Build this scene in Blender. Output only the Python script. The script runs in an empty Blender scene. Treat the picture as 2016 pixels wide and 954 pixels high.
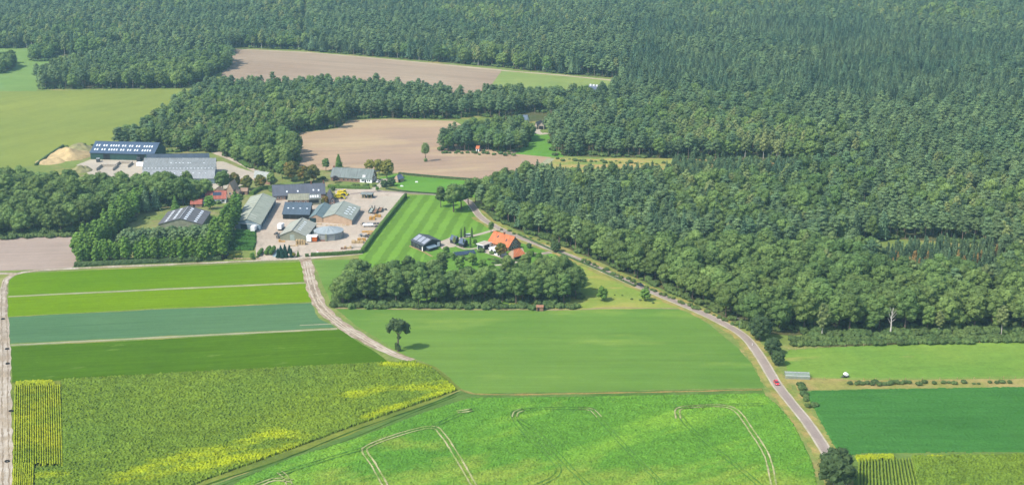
import bpy, math, random
import numpy as np
from mathutils import Vector

random.seed(7)
rng = np.random.default_rng(11)
SC = bpy.context.scene
COL = SC.collection
R = math.radians

# ------------------------------------------------------------------ camera, sky, sun, exposure
W, Hh, F, YH, CAMH = 2016.0, 954.0, 2600.0, -300.0, 220.0
TH = math.atan((Hh / 2 - YH) / F)
cam = bpy.data.cameras.new('camera')
cam.sensor_width = 36.0
cam.lens = 36.0 * F / W
cam.clip_start = 1.0
cam.clip_end = 9000.0
camo = bpy.data.objects.new('camera', cam)
COL.objects.link(camo)
camo.location = (0, 0, CAMH)
camo.rotation_euler = (R(90) - TH, 0, 0)
SC.camera = camo

SUN_EL, SUN_DX, SUN_DY = 50.0, 0.82, 0.57       # light travels towards +x, +y
world = bpy.data.worlds.new('World')
SC.world = world
world.use_nodes = True
wn = world.node_tree.nodes
bg = wn['Background']
sky = wn.new('ShaderNodeTexSky')
sky.sky_type = 'NISHITA'
sky.sun_disc = False
sky.sun_elevation = R(SUN_EL)
sky.sun_rotation = math.atan2(-SUN_DX, -SUN_DY)
sky.dust_density = 1.5
world.node_tree.links.new(sky.outputs[0], bg.inputs[0])
bg.inputs[1].default_value = 0.15
sl = bpy.data.lights.new('sun', 'SUN')
sl.energy = 3.4
sl.angle = R(0.6)
sl.color = (1.0, 0.94, 0.84)
so = bpy.data.objects.new('sun', sl)
COL.objects.link(so)
ce = math.cos(R(SUN_EL))
so.rotation_euler = Vector((SUN_DX * ce, SUN_DY * ce, -math.sin(R(SUN_EL)))).to_track_quat('-Z', 'Y').to_euler()
so.location = (0, 0, 200)
SC.view_settings.view_transform = 'Standard'
SC.view_settings.look = 'None'
SC.view_settings.gamma = 1.0
SC.view_settings.use_curve_mapping = False
SC.view_settings.exposure = 0.88
SC.cycles.max_bounces = 5
SC.cycles.diffuse_bounces = 2
SC.cycles.glossy_bounces = 2
SC.cycles.transmission_bounces = 3
SC.cycles.volume_bounces = 0
SC.cycles.transparent_max_bounces = 6
SC.cycles.use_adaptive_sampling = True
SC.cycles.adaptive_threshold = 0.015
SC.cycles.sample_clamp_indirect = 4.0


# ------------------------------------------------------------------ helpers
def at(px, py, z=0.0):
    """photo pixel -> point on the horizontal plane at height z"""
    a = (px - W / 2) / F
    b = (py - Hh / 2) / F
    dx, dy, dz = a, math.cos(TH) - b * math.sin(TH), -math.sin(TH) - b * math.cos(TH)
    t = (z - CAMH) / dz
    return Vector((dx * t, dy * t, z))


def pxs(y):
    return math.cos(TH) * (y - YH) / CAMH       # pixels per metre on the ground at row y


def A2(pts):
    return np.array([[at(*p).x, at(*p).y] for p in pts])


def project(x, y, z):
    dz = z - CAMH
    dep = y * math.cos(TH) - dz * math.sin(TH)
    up = y * math.sin(TH) + dz * math.cos(TH)
    return W / 2 + F * x / dep, Hh / 2 - F * up / dep, dep


def inside(x, y, poly):
    res = np.zeros(np.shape(x), bool)
    n = len(poly)
    for i in range(n):
        x1, y1 = poly[i]
        x2, y2 = poly[(i + 1) % n]
        if y1 == y2:
            continue
        c = ((y1 > y) != (y2 > y)) & (x < (x2 - x1) * (y - y1) / (y2 - y1) + x1)
        res ^= c
    return res


def lin(v):
    v /= 255.0
    return v / 12.92 if v <= 0.04045 else ((v + 0.055) / 1.055) ** 2.4


KALB = 2.1


def c(r, g, b, k=1.0):
    return tuple(min(0.85, lin(q) / KALB * k) for q in (r, g, b))


ORG = {}


def tag(o, label=None, cat=None, group=None, kind=None):
    if label:
        o['label'] = label
    if cat:
        o['category'] = cat
    if group:
        o['group'] = group
    if kind:
        o['kind'] = kind
    return o


def thing(name, label, cat, loc, group=None, rz=0.0):
    o = bpy.data.objects.new(name, None)
    COL.objects.link(o)
    o.location = loc
    o.rotation_euler.z = rz
    o.empty_display_size = 0.5
    ORG[o] = Vector(loc)
    return tag(o, label, cat, group)


class MB:
    def __init__(s):
        s.v, s.f = [], []

    def poly(s, pts):
        n = len(s.v)
        s.v += [tuple(p) for p in pts]
        s.f.append(tuple(range(n, n + len(pts))))

    def hexa(s, b, t):
        """b, t: four bottom and four top points, same order"""
        n = len(s.v)
        s.v += [tuple(p) for p in b] + [tuple(p) for p in t]
        s.f += [(n + 3, n + 2, n + 1, n), (n + 4, n + 5, n + 6, n + 7)]
        for i in range(4):
            j = (i + 1) % 4
            s.f.append((n + i, n + j, n + 4 + j, n + 4 + i))

    def box(s, cx, cy, z0, sx, sy, sz, rz=0.0):
        ca, sa = math.cos(rz), math.sin(rz)
        q = []
        for ux, uy in ((-1, -1), (1, -1), (1, 1), (-1, 1)):
            lx, ly = ux * sx / 2, uy * sy / 2
            q.append((cx + lx * ca - ly * sa, cy + lx * sa + ly * ca))
        s.hexa([(a, b_, z0) for a, b_ in q], [(a, b_, z0 + sz) for a, b_ in q])

    def tube(s, p0, p1, r0, r1, n=7, cap=True):
        p0, p1 = Vector(p0), Vector(p1)
        d = (p1 - p0).normalized()
        u = d.orthogonal().normalized()
        w = d.cross(u)
        k = len(s.v)
        for p, r in ((p0, r0), (p1, r1)):
            for i in range(n):
                a = 2 * math.pi * i / n
                s.v.append(tuple(p + (u * math.cos(a) + w * math.sin(a)) * r))
        for i in range(n):
            j = (i + 1) % n
            s.f.append((k + i, k + j, k + n + j, k + n + i))
        if cap:
            s.f.append(tuple(k + i for i in reversed(range(n))))
            s.f.append(tuple(k + n + i for i in range(n)))

    def prism(s, pts, z0, z1):
        n, m = len(s.v), len(pts)
        s.v += [(p[0], p[1], z0) for p in pts] + [(p[0], p[1], z1) for p in pts]
        s.f += [tuple(n + i for i in reversed(range(m))), tuple(n + m + i for i in range(m))]
        for i in range(m):
            j = (i + 1) % m
            s.f.append((n + i, n + j, n + m + j, n + m + i))

    def build(s, name, mt, parent=None, org=None):
        return mesh_obj(name, s.v, s.f, mt, parent, org)


def mesh_obj(name, v, f, mt, parent=None, org=None, smooth=False):
    if org is None:
        org = ORG.get(parent, Vector((0, 0, 0))) if parent is not None else Vector((0, 0, 0))
    org = Vector(org)
    me = bpy.data.meshes.new(name)
    a = np.asarray(v, dtype=float) - np.array(org)
    me.from_pydata(a.tolist(), [], [tuple(int(i) for i in q) for q in f])
    me.materials.append(mt)
    me.update()
    if smooth:
        me.shade_smooth()
    o = bpy.data.objects.new(name, me)
    COL.objects.link(o)
    if parent is not None:
        o.parent = parent
    else:
        o.location = org
    ORG[o] = org
    return o


# ------------------------------------------------------------------ materials
class NT:
    def __init__(s, name):
        s.m = bpy.data.materials.new(name)
        s.m.use_nodes = True
        s.t = s.m.node_tree
        s.p = s.t.nodes['Principled BSDF']

    def n(s, typ, **kw):
        q = s.t.nodes.new(typ)
        for k, v in kw.items():
            setattr(q, k, v)
        return q

    def l(s, a, b):
        s.t.links.new(a, b)

    def setin(s, sock, val):
        if hasattr(val, 'is_linked') or isinstance(val, bpy.types.NodeSocket):
            s.l(val, sock)
        else:
            sock.default_value = val

    def math(s, op, a, b=0.0, c_=0.0, clamp=False):
        q = s.n('ShaderNodeMath', operation=op, use_clamp=clamp)
        for i, v in enumerate((a, b, c_)):
            s.setin(q.inputs[i], v)
        return q.outputs[0]

    def dot(s, v, d):
        q = s.n('ShaderNodeVectorMath', operation='DOT_PRODUCT')
        s.l(v, q.inputs[0])
        q.inputs[1].default_value = d
        return q.outputs['Value']

    def comb(s, x, y, z=0.0):
        q = s.n('ShaderNodeCombineXYZ')
        for i, v in enumerate((x, y, z)):
            s.setin(q.inputs[i], v)
        return q.outputs[0]

    def noise(s, vec, scale, detail=2.0, rough=0.5):
        q = s.n('ShaderNodeTexNoise')
        if vec is not None:
            s.l(vec, q.inputs['Vector'])
        q.inputs['Scale'].default_value = scale
        q.inputs['Detail'].default_value = detail
        q.inputs['Roughness'].default_value = rough
        return q.outputs[0]

    def ramp(s, f, lo, hi, a=0.0, b=1.0, smooth=False):
        q = s.n('ShaderNodeMapRange')
        if smooth:
            q.interpolation_type = 'SMOOTHSTEP'
        s.setin(q.inputs[0], f)
        for i, v in enumerate((lo, hi, a, b)):
            q.inputs[1 + i].default_value = v
        return q.outputs[0]

    def mix(s, f, a, b, mode='MIX'):
        q = s.n('ShaderNodeMix', data_type='RGBA', blend_type=mode)
        s.setin(q.inputs[0], f)
        for i, v in ((6, a), (7, b)):
            s.setin(q.inputs[i], v if not isinstance(v, tuple) else (*v[:3], 1.0))
        return q.outputs[2]

    def scalecol(s, col, f):
        q = s.n('ShaderNodeVectorMath', operation='SCALE')
        s.setin(q.inputs[0], col if not isinstance(col, tuple) else col[:3])
        s.setin(q.inputs[3], f)
        return q.outputs[0]

    def pos(s):
        return s.n('ShaderNodeNewGeometry').outputs['Position']

    def obj(s):
        return s.n('ShaderNodeTexCoord').outputs['Object']

    def done(s, col, rough=0.9, bump=None, bstr=0.3, bdist=0.2, spec=0.2):
        s.setin(s.p.inputs['Base Color'], col if not isinstance(col, tuple) else (*col[:3], 1.0))
        s.p.inputs['Roughness'].default_value = rough
        s.p.inputs['Specular IOR Level'].default_value = spec
        if bump is not None:
            b = s.n('ShaderNodeBump')
            b.inputs['Strength'].default_value = bstr
            b.inputs['Distance'].default_value = bdist
            s.l(bump, b.inputs['Height'])
            s.l(b.outputs[0], s.p.inputs['Normal'])
        return s.m


def plain(name, col, rough=0.8, amt=0.18, scale=0.6, spec=0.25, metal=0.0):
    t = NT(name)
    v = t.obj()
    n1 = t.noise(v, scale, 3)
    n2 = t.noise(v, scale * 6, 2)
    f = t.math('ADD', t.ramp(n1, 0.3, 0.7, 1 - amt, 1 + amt), t.ramp(n2, 0.3, 0.7, -amt * .5, amt * .5))
    m = t.done(t.scalecol(col, f), rough, n2, 0.15, 0.05, spec)
    t.p.inputs['Metallic'].default_value = metal
    return m


def roofing(name, col, dirv, amt=0.22, period=None, rough=0.75, stain=None):
    """weathered sheet or tile roof: streaks run down the slope (dirv = world direction of the ridge)"""
    t = NT(name)
    P = t.pos()
    d = Vector(dirv).normalized()
    u = t.dot(P, (d.x, d.y, 0))
    w = t.dot(P, (-d.y, d.x, 0))
    sv = t.comb(t.math('MULTIPLY', u, 1.0), t.math('MULTIPLY', w, 0.13))
    amt = amt * 1.35 + .03
    n1 = t.noise(sv, 0.9, 3, 0.6)
    n2 = t.noise(P, 0.25, 4, .65)
    f = t.math('ADD', t.ramp(n1, 0.3, 0.7, 1 - amt, 1 + amt), t.ramp(n2, 0.3, 0.7, -amt * .6, amt * .6))
    bump = n1
    if period:
        s_ = t.math('SINE', t.math('MULTIPLY', u, 2 * math.pi / period))
        f = t.math('MULTIPLY', f, t.ramp(s_, -1, 1, 0.86, 1.08))
        bump = s_
    col_ = t.scalecol(col, f)
    if stain:
        col_ = t.mix(t.ramp(t.noise(P, 0.5, 4, 0.7), 0.5, 0.7, 0, 0.75), col_, stain)
    return t.done(col_, rough, bump, 0.25, 0.05, 0.3)


def field_mat(name, col, col2=None, big=0.02, fine=1.0, fineamt=0.2, dirpx=None, period=None, rowamt=0.0,
              stretch=0.15, streak=0.0, streakscale=0.4, col3=None, c3=(0.6, 0.7), c3scale=0.05, bstr=0.35, attr=None,
              sq=False):
    t = NT(name)
    P = t.pos()
    col2 = col2 or col
    if dirpx:
        a, b = at(*dirpx[0]), at(*dirpx[1])
        d = (b - a).normalized()
    else:
        d = Vector((1, 0, 0))
    u = t.dot(P, (d.x, d.y, 0))
    w = t.dot(P, (-d.y, d.x, 0))
    sv = t.comb(t.math('MULTIPLY', u, stretch), w)
    nb = t.noise(P, big, 4, 0.55)
    nf = t.noise(P, fine, 3, 0.65)
    nf2 = t.noise(P, fine * 0.3, 3, 0.6)
    nm = t.noise(sv, 0.055, 5, 0.62)
    base = t.mix(t.ramp(nb, 0.36, 0.64), col, col2)
    if col3:
        n3 = t.noise(t.comb(t.math('MULTIPLY', u, 0.35), w), c3scale, 4, 0.6)
        base = t.mix(t.ramp(n3, c3[0], c3[1]), base, col3)
    if attr:
        for (an, acol, thr) in attr:
            at_ = t.n('ShaderNodeAttribute', attribute_name=an)
            m_ = t.math('ADD', t.math('MULTIPLY', at_.outputs['Fac'], .92), t.math('ADD', t.ramp(t.noise(sv, thr, 5, 0.72), 0.25, 0.75, -0.6, 0.5), t.ramp(t.noise(P, .05, 3), 0.3, 0.7, -0.35, 0.25)))
            base = t.mix(t.ramp(m_, 0.3, 1.1, 0, .9), base, acol)
    f = t.math('ADD', t.ramp(nf, 0.25, 0.75, 1 - fineamt, 1 + fineamt), t.ramp(nf2, 0.3, 0.7, -fineamt * .6, fineamt * .6))
    f = t.math('ADD', f, t.ramp(nm, 0.3, 0.7, -.07, .07))
    if streak:
        ns = t.noise(sv, streakscale, 3, 0.6)
        f = t.math('ADD', f, t.ramp(ns, 0.3, 0.7, -streak, streak))
    bump = nf
    if period:
        wob = t.math('MULTIPLY', t.ramp(t.noise(P, 0.15, 2), 0.3, 0.7, -1, 1), 0.5)
        s_ = t.math('SINE', t.math('ADD', t.math('MULTIPLY', w, 2 * math.pi / period), wob))
        if sq:
            s_ = t.ramp(s_, -0.35, 0.35, -1, 1, True)
        f = t.math('ADD', f, t.math('MULTIPLY', s_, rowamt))
    return t.done(t.scalecol(base, f), 0.95, bump, bstr, 0.35, 0.02)


def leaf_mat(name, col, col2, var=0.3, tip=None):
    t = NT(name)
    oi = t.n('ShaderNodeObjectInfo')
    P = t.pos()
    n1 = t.noise(P, 0.45, 2, 0.6)
    big = t.noise(P, 0.009, 3, 0.6)
    mixf = t.math('ADD', t.math('MULTIPLY', oi.outputs['Random'], 0.65), t.ramp(big, 0.35, 0.65, -0.15, 0.5), 0, True)
    base = t.mix(mixf, col, col2)
    if tip:
        base = t.mix(t.ramp(t.noise(P, 0.3, 2), 0.52, 0.66, 0, 0.7), base, tip)
    r2 = t.math('FRACT', t.math('MULTIPLY', oi.outputs['Random'], 17.31))
    f = t.math('ADD', t.ramp(n1, 0.3, 0.7, 0.78, 1.22), t.ramp(r2, 0, 1, -var * .7, var * .7))
    colr = t.scalecol(base, f)
    m = t.done(colr, 0.75, None, spec=0.25)
    tr = t.n('ShaderNodeBsdfTranslucent')
    t.l(colr, tr.inputs[0])
    mx = t.n('ShaderNodeMixShader')
    mx.inputs[0].default_value = 0.3
    out = t.t.nodes['Material Output']
    t.l(t.p.outputs[0], mx.inputs[1])
    t.l(tr.outputs[0], mx.inputs[2])
    t.l(mx.outputs[0], out.inputs['Surface'])
    return m


M = {}
M['oak'] = leaf_mat('oak_leaves', c(120, 158, 84), c(158, 186, 98), 0.4)
M['poplar'] = leaf_mat('poplar_leaves', c(120, 170, 66), c(150, 190, 80), 0.3)
M['birch'] = leaf_mat('birch_leaves', c(150, 176, 104), c(182, 194, 118), 0.3)
M['pine'] = leaf_mat('pine_needles', c(118, 156, 106), c(160, 188, 120), 0.4)
M['spruce'] = leaf_mat('spruce_needles', c(112, 154, 114), c(156, 186, 128), 0.4)
M['rust'] = leaf_mat('oak_leaves_turning', c(122, 138, 66), c(150, 150, 70), 0.25, c(190, 140, 60))
M['yellow'] = leaf_mat('yellowing_leaves', c(160, 165, 70), c(185, 180, 80), 0.2)
M['dark'] = leaf_mat('dark_leaves', c(96, 126, 76), c(112, 140, 80), 0.25)
M['lime'] = leaf_mat('fresh_leaves', c(120, 172, 66), c(140, 182, 80), 0.2)
M['hedge'] = leaf_mat('hedge_leaves', c(105, 148, 58), c(125, 162, 70), 0.2)
M['shrub'] = leaf_mat('shrub_leaves', c(108, 142, 78), c(135, 160, 85), 0.3)
M['purple'] = leaf_mat('copper_leaves', c(95, 85, 90), c(105, 95, 95), 0.2)
M['net'] = leaf_mat('blue_green_needles', c(50, 105, 90), c(70, 120, 100), 0.2)
M['dry'] = leaf_mat('dry_needles', c(214, 186, 112), c(210, 172, 104), 0.25)
M['bark'] = plain('bark', (0.11, 0.085, 0.06), 0.95, 0.3, 1.5)
M['pinebark'] = plain('pine_bark', (0.20, 0.15, 0.11), 0.95, 0.3, 1.5)
M['birchbark'] = plain('birch_bark', (0.46, 0.43, 0.38), 0.9, 0.25, 1.5)
M['concrete'] = plain('pale_concrete', c(222, 210, 190), 0.9, 0.12, 0.2)
M['white'] = plain('white_paint', (0.78, 0.78, 0.76), 0.5, 0.06)
M['black'] = plain('black_boards', (0.022, 0.026, 0.03), 0.7, 0.3, 0.5)
M['darkgap'] = plain('dark_interior', (0.012, 0.013, 0.016), 0.9, 0.2)
M['glass'] = plain('window_glass', (0.03, 0.04, 0.05), 0.12, 0.1, 0.5, 0.6)
M['brick'] = plain('old_brick', c(186, 150, 130), 0.9, 0.22, 0.8)
M['redbrick'] = plain('red_brick', c(170, 110, 85), 0.9, 0.22, 0.8)
M['tanwall'] = plain('sandy_brick', c(230, 198, 166), 0.9, 0.14, 0.5)
M['greygreen'] = plain('grey_green_boards', c(170, 172, 148), 0.85, 0.15, 0.5)
M['bluewall'] = plain('pale_blue_sheet', c(150, 175, 190), 0.7, 0.12, 0.4)
M['greenwall'] = plain('dark_green_sheet', c(62, 100, 92), 0.6, 0.15, 0.4)
M['oldsheet'] = plain('old_translucent_sheet', c(232, 232, 212), 0.6, 0.2, 0.5)
M['skylight'] = plain('skylight_sheet', (0.62, 0.66, 0.68), 0.3, 0.12, 0.8, 0.5)
M['darkgreen'] = plain('dark_green_door', c(40, 70, 75), 0.6, 0.2)
M['orangepaint'] = plain('orange_paint', c(250, 130, 50), 0.5, 0.12)
M['yellowpaint'] = plain('yellow_paint', c(255, 232, 24, 1.15), 0.5, 0.15)
M['amber'] = plain('amber_sheet', c(235, 180, 90), 0.8, 0.25, 0.8)
M['timber'] = plain('raw_timber', c(225, 195, 145), 0.9, 0.3, 0.8)
M['rustmetal'] = plain('rusty_metal', c(170, 130, 100), 0.7, 0.25, 0.8, 0.4)
M['steel'] = plain('galvanised_steel', c(180, 186, 186), 0.45, 0.15, 0.8, 0.5)
M['darksteel'] = plain('dark_steel', (0.05, 0.055, 0.06), 0.5, 0.25, 0.8, 0.5)
M['rubber'] = plain('tyre_rubber', (0.02, 0.02, 0.02), 0.85, 0.2)
M['redpaint'] = plain('red_car_paint', (0.55, 0.03, 0.035), 0.25, 0.06, 0.6, 0.6)
M['blackpaint'] = plain('black_car_paint', (0.015, 0.016, 0.02), 0.2, 0.1, 0.6, 0.6)
M['whitepaint'] = plain('white_car_paint', (0.75, 0.75, 0.74), 0.25, 0.05, 0.6, 0.6)
M['solar'] = plain('solar_panel', (0.03, 0.045, 0.075), 0.15, 0.15, 0.8, 0.7)
M['solarlight'] = plain('pale_solar_sheet', c(190, 195, 205), 0.35, 0.15, 0.5, 0.5)
M['sand'] = plain('sand', c(228, 200, 145), 0.95, 0.22, 0.25)
M['soilheap'] = plain('grassy_soil', c(170, 165, 115), 0.95, 0.3, 0.3)
M['slate'] = plain('slate_tiles', c(110, 128, 150), 0.6, 0.2, 0.8)
M['orangetile'] = roofing('orange_roof_tiles', c(240, 140, 88), (1, -.4, 0), 0.16, 0.9, 0.8, c(215, 150, 105))
M['redtile'] = roofing('red_roof_tiles', c(205, 120, 100), (1, 0, 0), 0.16, 0.9)
M['mesh'] = plain('netting', c(190, 205, 195), 0.8, 0.15)

# ------------------------------------------------------------------ ground sheets
def sheet(name, pts_px, mt, z, world_pts=None, jit=True):
    P = world_pts or [at(*p) for p in pts_px]
    if not world_pts:
        r_ = random.Random(len(pts_px) * 7 + int(pts_px[0][0]))
        Q = []
        for i_, p_ in enumerate(P):
            q_ = P[(i_ + 1) % len(P)]
            d_ = q_ - p_
            m_ = min(160, max(1, int(d_.length / 2.5)))
            n_ = Vector((-d_.y, d_.x, 0)).normalized() if d_.length > 0 else Vector((0, 0, 0))
            w_ = 0.0
            for k_ in range(m_):
                w_ = w_ * .7 + r_.uniform(-.28, .28)
                Q.append(p_ + d_ * (k_ / m_) + n_ * (w_ if k_ and jit else 0))
        P = Q
    from mathutils.geometry import tessellate_polygon
    tri = tessellate_polygon([[Vector((p.x, p.y, 0)) for p in P]])
    v = [(p.x, p.y, z) for p in P]
    f = []
    for a, b, d in tri:
        n = (Vector(v[b]) - Vector(v[a])).cross(Vector(v[d]) - Vector(v[a])).z
        f.append((a, b, d) if n > 0 else (a, d, b))
    return tag(mesh_obj(name, v, f, mt), kind='structure')


def smooth_line(pts, step=4.0):
    out = []
    n = len(pts)
    for i in range(n - 1):
        p0, p1, p2, p3 = pts[max(i - 1, 0)], pts[i], pts[i + 1], pts[min(i + 2, n - 1)]
        m = max(2, int((p2 - p1).length / step))
        for k in range(m):
            t = k / m
            out.append(0.5 * ((2 * p1) + (p2 - p0) * t + (2 * p0 - 5 * p1 + 4 * p2 - p3) * t * t + (3 * p1 - p0 - 3 * p2 + p3) * t ** 3))
    out.append(pts[-1])
    return out


def ribbon(name, pts_px, w, mt, z, jit=0.0, off=0.0, step=4.0, kind='structure', widths=None, mb=None):
    L = smooth_line([at(*p) for p in pts_px], step)
    v, f = [], []
    n = len(L)
    for i, p in enumerate(L):
        d = (L[min(i + 1, n - 1)] - L[max(i - 1, 0)]).normalized()
        q = Vector((-d.y, d.x, 0))
        ww = w
        if widths:
            tt = i / (n - 1) * (len(widths) - 1)
            k = min(int(tt), len(widths) - 2)
            ww = widths[k] + (widths[k + 1] - widths[k]) * (tt - k)
        a = p + q * (off + ww / 2 + random.uniform(-jit, jit))
        b = p + q * (off - ww / 2 + random.uniform(-jit, jit))
        v += [(a.x, a.y, z), (b.x, b.y, z)]
        if i:
            k = 2 * i
            f.append((k - 2, k - 1, k + 1, k))
    if mb is not None:
        m0 = len(mb.v)
        mb.v += v
        mb.f += [tuple(m0 + q for q in ff) for ff in f]
        return None
    return tag(mesh_obj(name, v, f, mt), kind=kind)


def crop(name, pts_px, mt, z, h, amp, step=0.7, rows=None, attrs=None, kind='stuff'):
    """a standing crop: a real, uneven canopy surface that drops to the soil at its borders"""
    poly = A2(pts_px)
    x0, y0 = poly.min(0)
    x1, y1 = poly.max(0)
    nx, ny = int((x1 - x0) / step) + 3, int((y1 - y0) / step) + 3
    xs = x0 - step + np.arange(nx) * step
    ys = y0 - step + np.arange(ny) * step
    X, Y = np.meshgrid(xs, ys)
    X = X + rng.uniform(-.3, .3, X.shape) * step
    Y = Y + rng.uniform(-.3, .3, Y.shape) * step
    ins = inside(X, Y, poly)
    Z = z + h + rng.normal(0, amp, X.shape)
    if rows:
        (p0, p1, per, ra) = rows
        a, b = at(*p0), at(*p1)
        d = (b - a).normalized()
        Z += ra * np.sin((X * -d.y + Y * d.x) * 2 * math.pi / per)
    edge = ins.copy()
    for sx, sy in ((1, 0), (-1, 0), (0, 1), (0, -1)):
        edge &= np.roll(np.roll(ins, sx, 1), sy, 0)
    Z = np.where(edge, np.maximum(Z, z + 0.03), z)
    idx = np.arange(nx * ny).reshape(ny, nx)
    cell = ins[:-1, :-1] & ins[1:, :-1] & ins[:-1, 1:] & ins[1:, 1:]
    f = np.stack([idx[:-1, :-1][cell], idx[:-1, 1:][cell], idx[1:, 1:][cell], idx[1:, :-1][cell]], 1)
    used = np.unique(f)
    rem = np.zeros(nx * ny, int)
    rem[used] = np.arange(len(used))
    V = np.stack([X.ravel(), Y.ravel(), Z.ravel()], 1)[used]
    o = mesh_obj(name, V, rem[f], mt)
    if attrs:
        for an, fn in attrs.items():
            at_ = o.data.attributes.new(an, 'FLOAT', 'POINT')
            at_.data.foreach_set('value', fn(V[:, 0], V[:, 1]).astype(np.float32))
    return tag(o, kind=kind)


def near_line(pts_px, width):
    P = A2(pts_px)

    def fn(x, y):
        best = np.full(x.shape, 1e9)
        for i in range(len(P) - 1):
            a, b = P[i], P[i + 1]
            d = b - a
            t = np.clip(((x - a[0]) * d[0] + (y - a[1]) * d[1]) / (d @ d), 0, 1)
            q = np.hypot(x - a[0] - t * d[0], y - a[1] - t * d[1])
            best = np.minimum(best, q)
        return np.clip(1.2 - best / width, 0, 1)
    return fn


def union(*fns):
    return lambda x, y: np.max([g(x, y) for g in fns], 0)


soil = c(205, 185, 160)
m_floor = field_mat('rough_grass', c(156, 170, 92), c(136, 160, 80), 0.03, 0.6, 0.2, col3=c(194, 178, 112), c3=(.54, .68), c3scale=.06)
m_wood = field_mat('woodland_floor', c(98, 112, 66), c(120, 118, 80), 0.03, 0.6, 0.25)
gp = [Vector(p) for p in ((-2600, 60, 0), (2600, 60, 0), (2600, 4200, 0), (-2600, 4200, 0))]
sheet('ground', None, m_floor, 0.0, gp)

m_past = field_mat('pasture_grass', c(164, 176, 84), c(150, 166, 80), 0.008, 0.35, 0.07, ((0, 260), (300, 200)), stretch=.2, streak=.05, streakscale=.08)
sheet('pasture', [(-500, 345), (0, 334), (62, 326), (100, 303), (140, 290), (225, 297), (300, 262), (380, 205), (400, 176), (330, 176), (-60, 182), (-500, 186)], m_past, 0.02)
m_past2 = field_mat('meadow_grass_bright', c(148, 180, 98), c(136, 172, 90), 0.02, 0.4, 0.08)
sheet('meadow', [(-200, 181), (70, 179), (110, 140), (95, 110), (55, 95), (-200, 95)], m_past2, 0.03)
m_br1 = field_mat('bare_soil_far', c(200, 178, 150), c(190, 166, 140), 0.006, 0.3, 0.05, ((460, 100), (985, 139)), stretch=.05, streak=.09, streakscale=.22)
sheet('ploughed_field', [(448, 95), (600, 102), (720, 112), (850, 124), (988, 137), (960, 205), (900, 220), (650, 200), (430, 175)], m_br1, 0.02)
m_gr1 = field_mat('strip_of_grass', c(168, 184, 104), c(154, 178, 98), 0.02, 0.4, 0.08)
sheet('meadow', [(989, 138), (1100, 147), (1215, 158), (1215, 200), (1100, 200), (940, 205)], m_gr1, 0.03)
m_br2 = field_mat('bare_sandy_soil', c(216, 186, 148), c(200, 172, 146), 0.007, 0.35, 0.05, ((560, 300), (900, 285)), stretch=.05, streak=.09, streakscale=.2, col3=c(218, 192, 152), c3=(.5, .62), c3scale=.02)
sheet('ploughed_field', [(545, 300), (552, 272), (600, 260), (665, 253), (685, 237), (760, 234), (895, 238), (935, 262), (1000, 290), (1090, 306), (1040, 352), (950, 356), (860, 349), (790, 341), (700, 335), (600, 335)], m_br2, 0.02)
m_grd = field_mat('paddock_grass', c(128, 182, 72), c(116, 172, 66), 0.03, 0.5, 0.1)
sheet('meadow', [(735, 352), (785, 342), (960, 354), (1005, 375), (960, 392), (870, 381), (800, 377), (745, 371)], m_grd, 0.04)
sheet('meadow', [(1076, 262), (1052, 264), (1014, 303), (1080, 309), (1110, 309)], m_grd, 0.04)
m_clear = field_mat('clearing_grass', c(190, 190, 105), c(150, 175, 90), 0.03, 0.5, 0.15, col3=c(214, 186, 118), c3=(.42, .6), c3scale=.09)
sheet('meadow', [(1092, 311), (1320, 312), (1500, 317), (1660, 322), (1500, 332), (1320, 352), (1050, 352)], m_clear, 0.03)
m_floorg = field_mat('farmyard_grass', c(140, 165, 85), c(165, 165, 105), 0.05, 0.6, 0.2, col3=c(190, 170, 130), c3=(.56, .68), c3scale=.08)
sheet('farm_grass', [(160, 300), (330, 288), (420, 300), (560, 330), (640, 335), (745, 350), (800, 378), (745, 375), (640, 420), (440, 470), (300, 470), (140, 420)], m_floorg, 0.05)
# striped lawn
m_lawn = field_mat('striped_lawn', c(134, 180, 70), c(126, 172, 64), 0.02, 0.7, 0.08, ((714, 498), (797, 388)), period=9.0, rowamt=0.15, sq=True)
sheet('lawn', [(798, 385), (870, 383), (925, 398), (975, 440), (990, 462), (960, 470), (905, 478), (880, 500), (1040, 540), (1000, 560), (690, 560), (708, 500)], m_lawn, 0.05)
m_gard = field_mat('garden_grass', c(130, 178, 72), c(112, 160, 62), 0.06, 0.7, 0.15)
sheet('garden_lawn', [(868, 478), (940, 466), (975, 458), (1010, 462), (1070, 490), (1110, 505), (1150, 530), (1110, 545), (980, 548), (830, 520), (838, 497), (870, 488)], m_gard, 0.06)
# middle green field with the copse on it
m_mid = field_mat('young_green_crop', c(116, 160, 68), c(130, 168, 74), 0.012, 0.8, 0.05, ((940, 690), (1200, 690)), stretch=.06, streak=.09, streakscale=.2, col3=c(156, 186, 84), c3=(.56, .74), c3scale=.035)
sheet('green_field', [(617, 512), (720, 510), (760, 560), (1150, 606), (1335, 604), (1400, 640), (1455, 686), (1492, 735), (1506, 762), (1100, 771), (935, 774), (908, 765), (860, 722), (780, 690), (700, 640), (655, 600), (640, 570)], m_mid, 0.03)
m_yel = field_mat('rough_meadow', c(178, 188, 90), c(150, 180, 80), 0.03, 0.6, 0.12, col3=c(195, 190, 100), c3=(.5, .6), c3scale=.06)
sheet('meadow', [(1120, 500), (1180, 528), (1240, 560), (1300, 590), (1340, 607), (1060, 609), (1000, 600), (1040, 560)], m_yel, 0.04)
ribbon('field_margin', [(660, 606), (800, 608), (1000, 609), (1140, 609), (1200, 606), (1335, 607)], 1.6, field_mat('margin_soil', c(190, 165, 130), c(170, 170, 110), .1, .8, .2), 0.055, 0.5)
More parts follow.
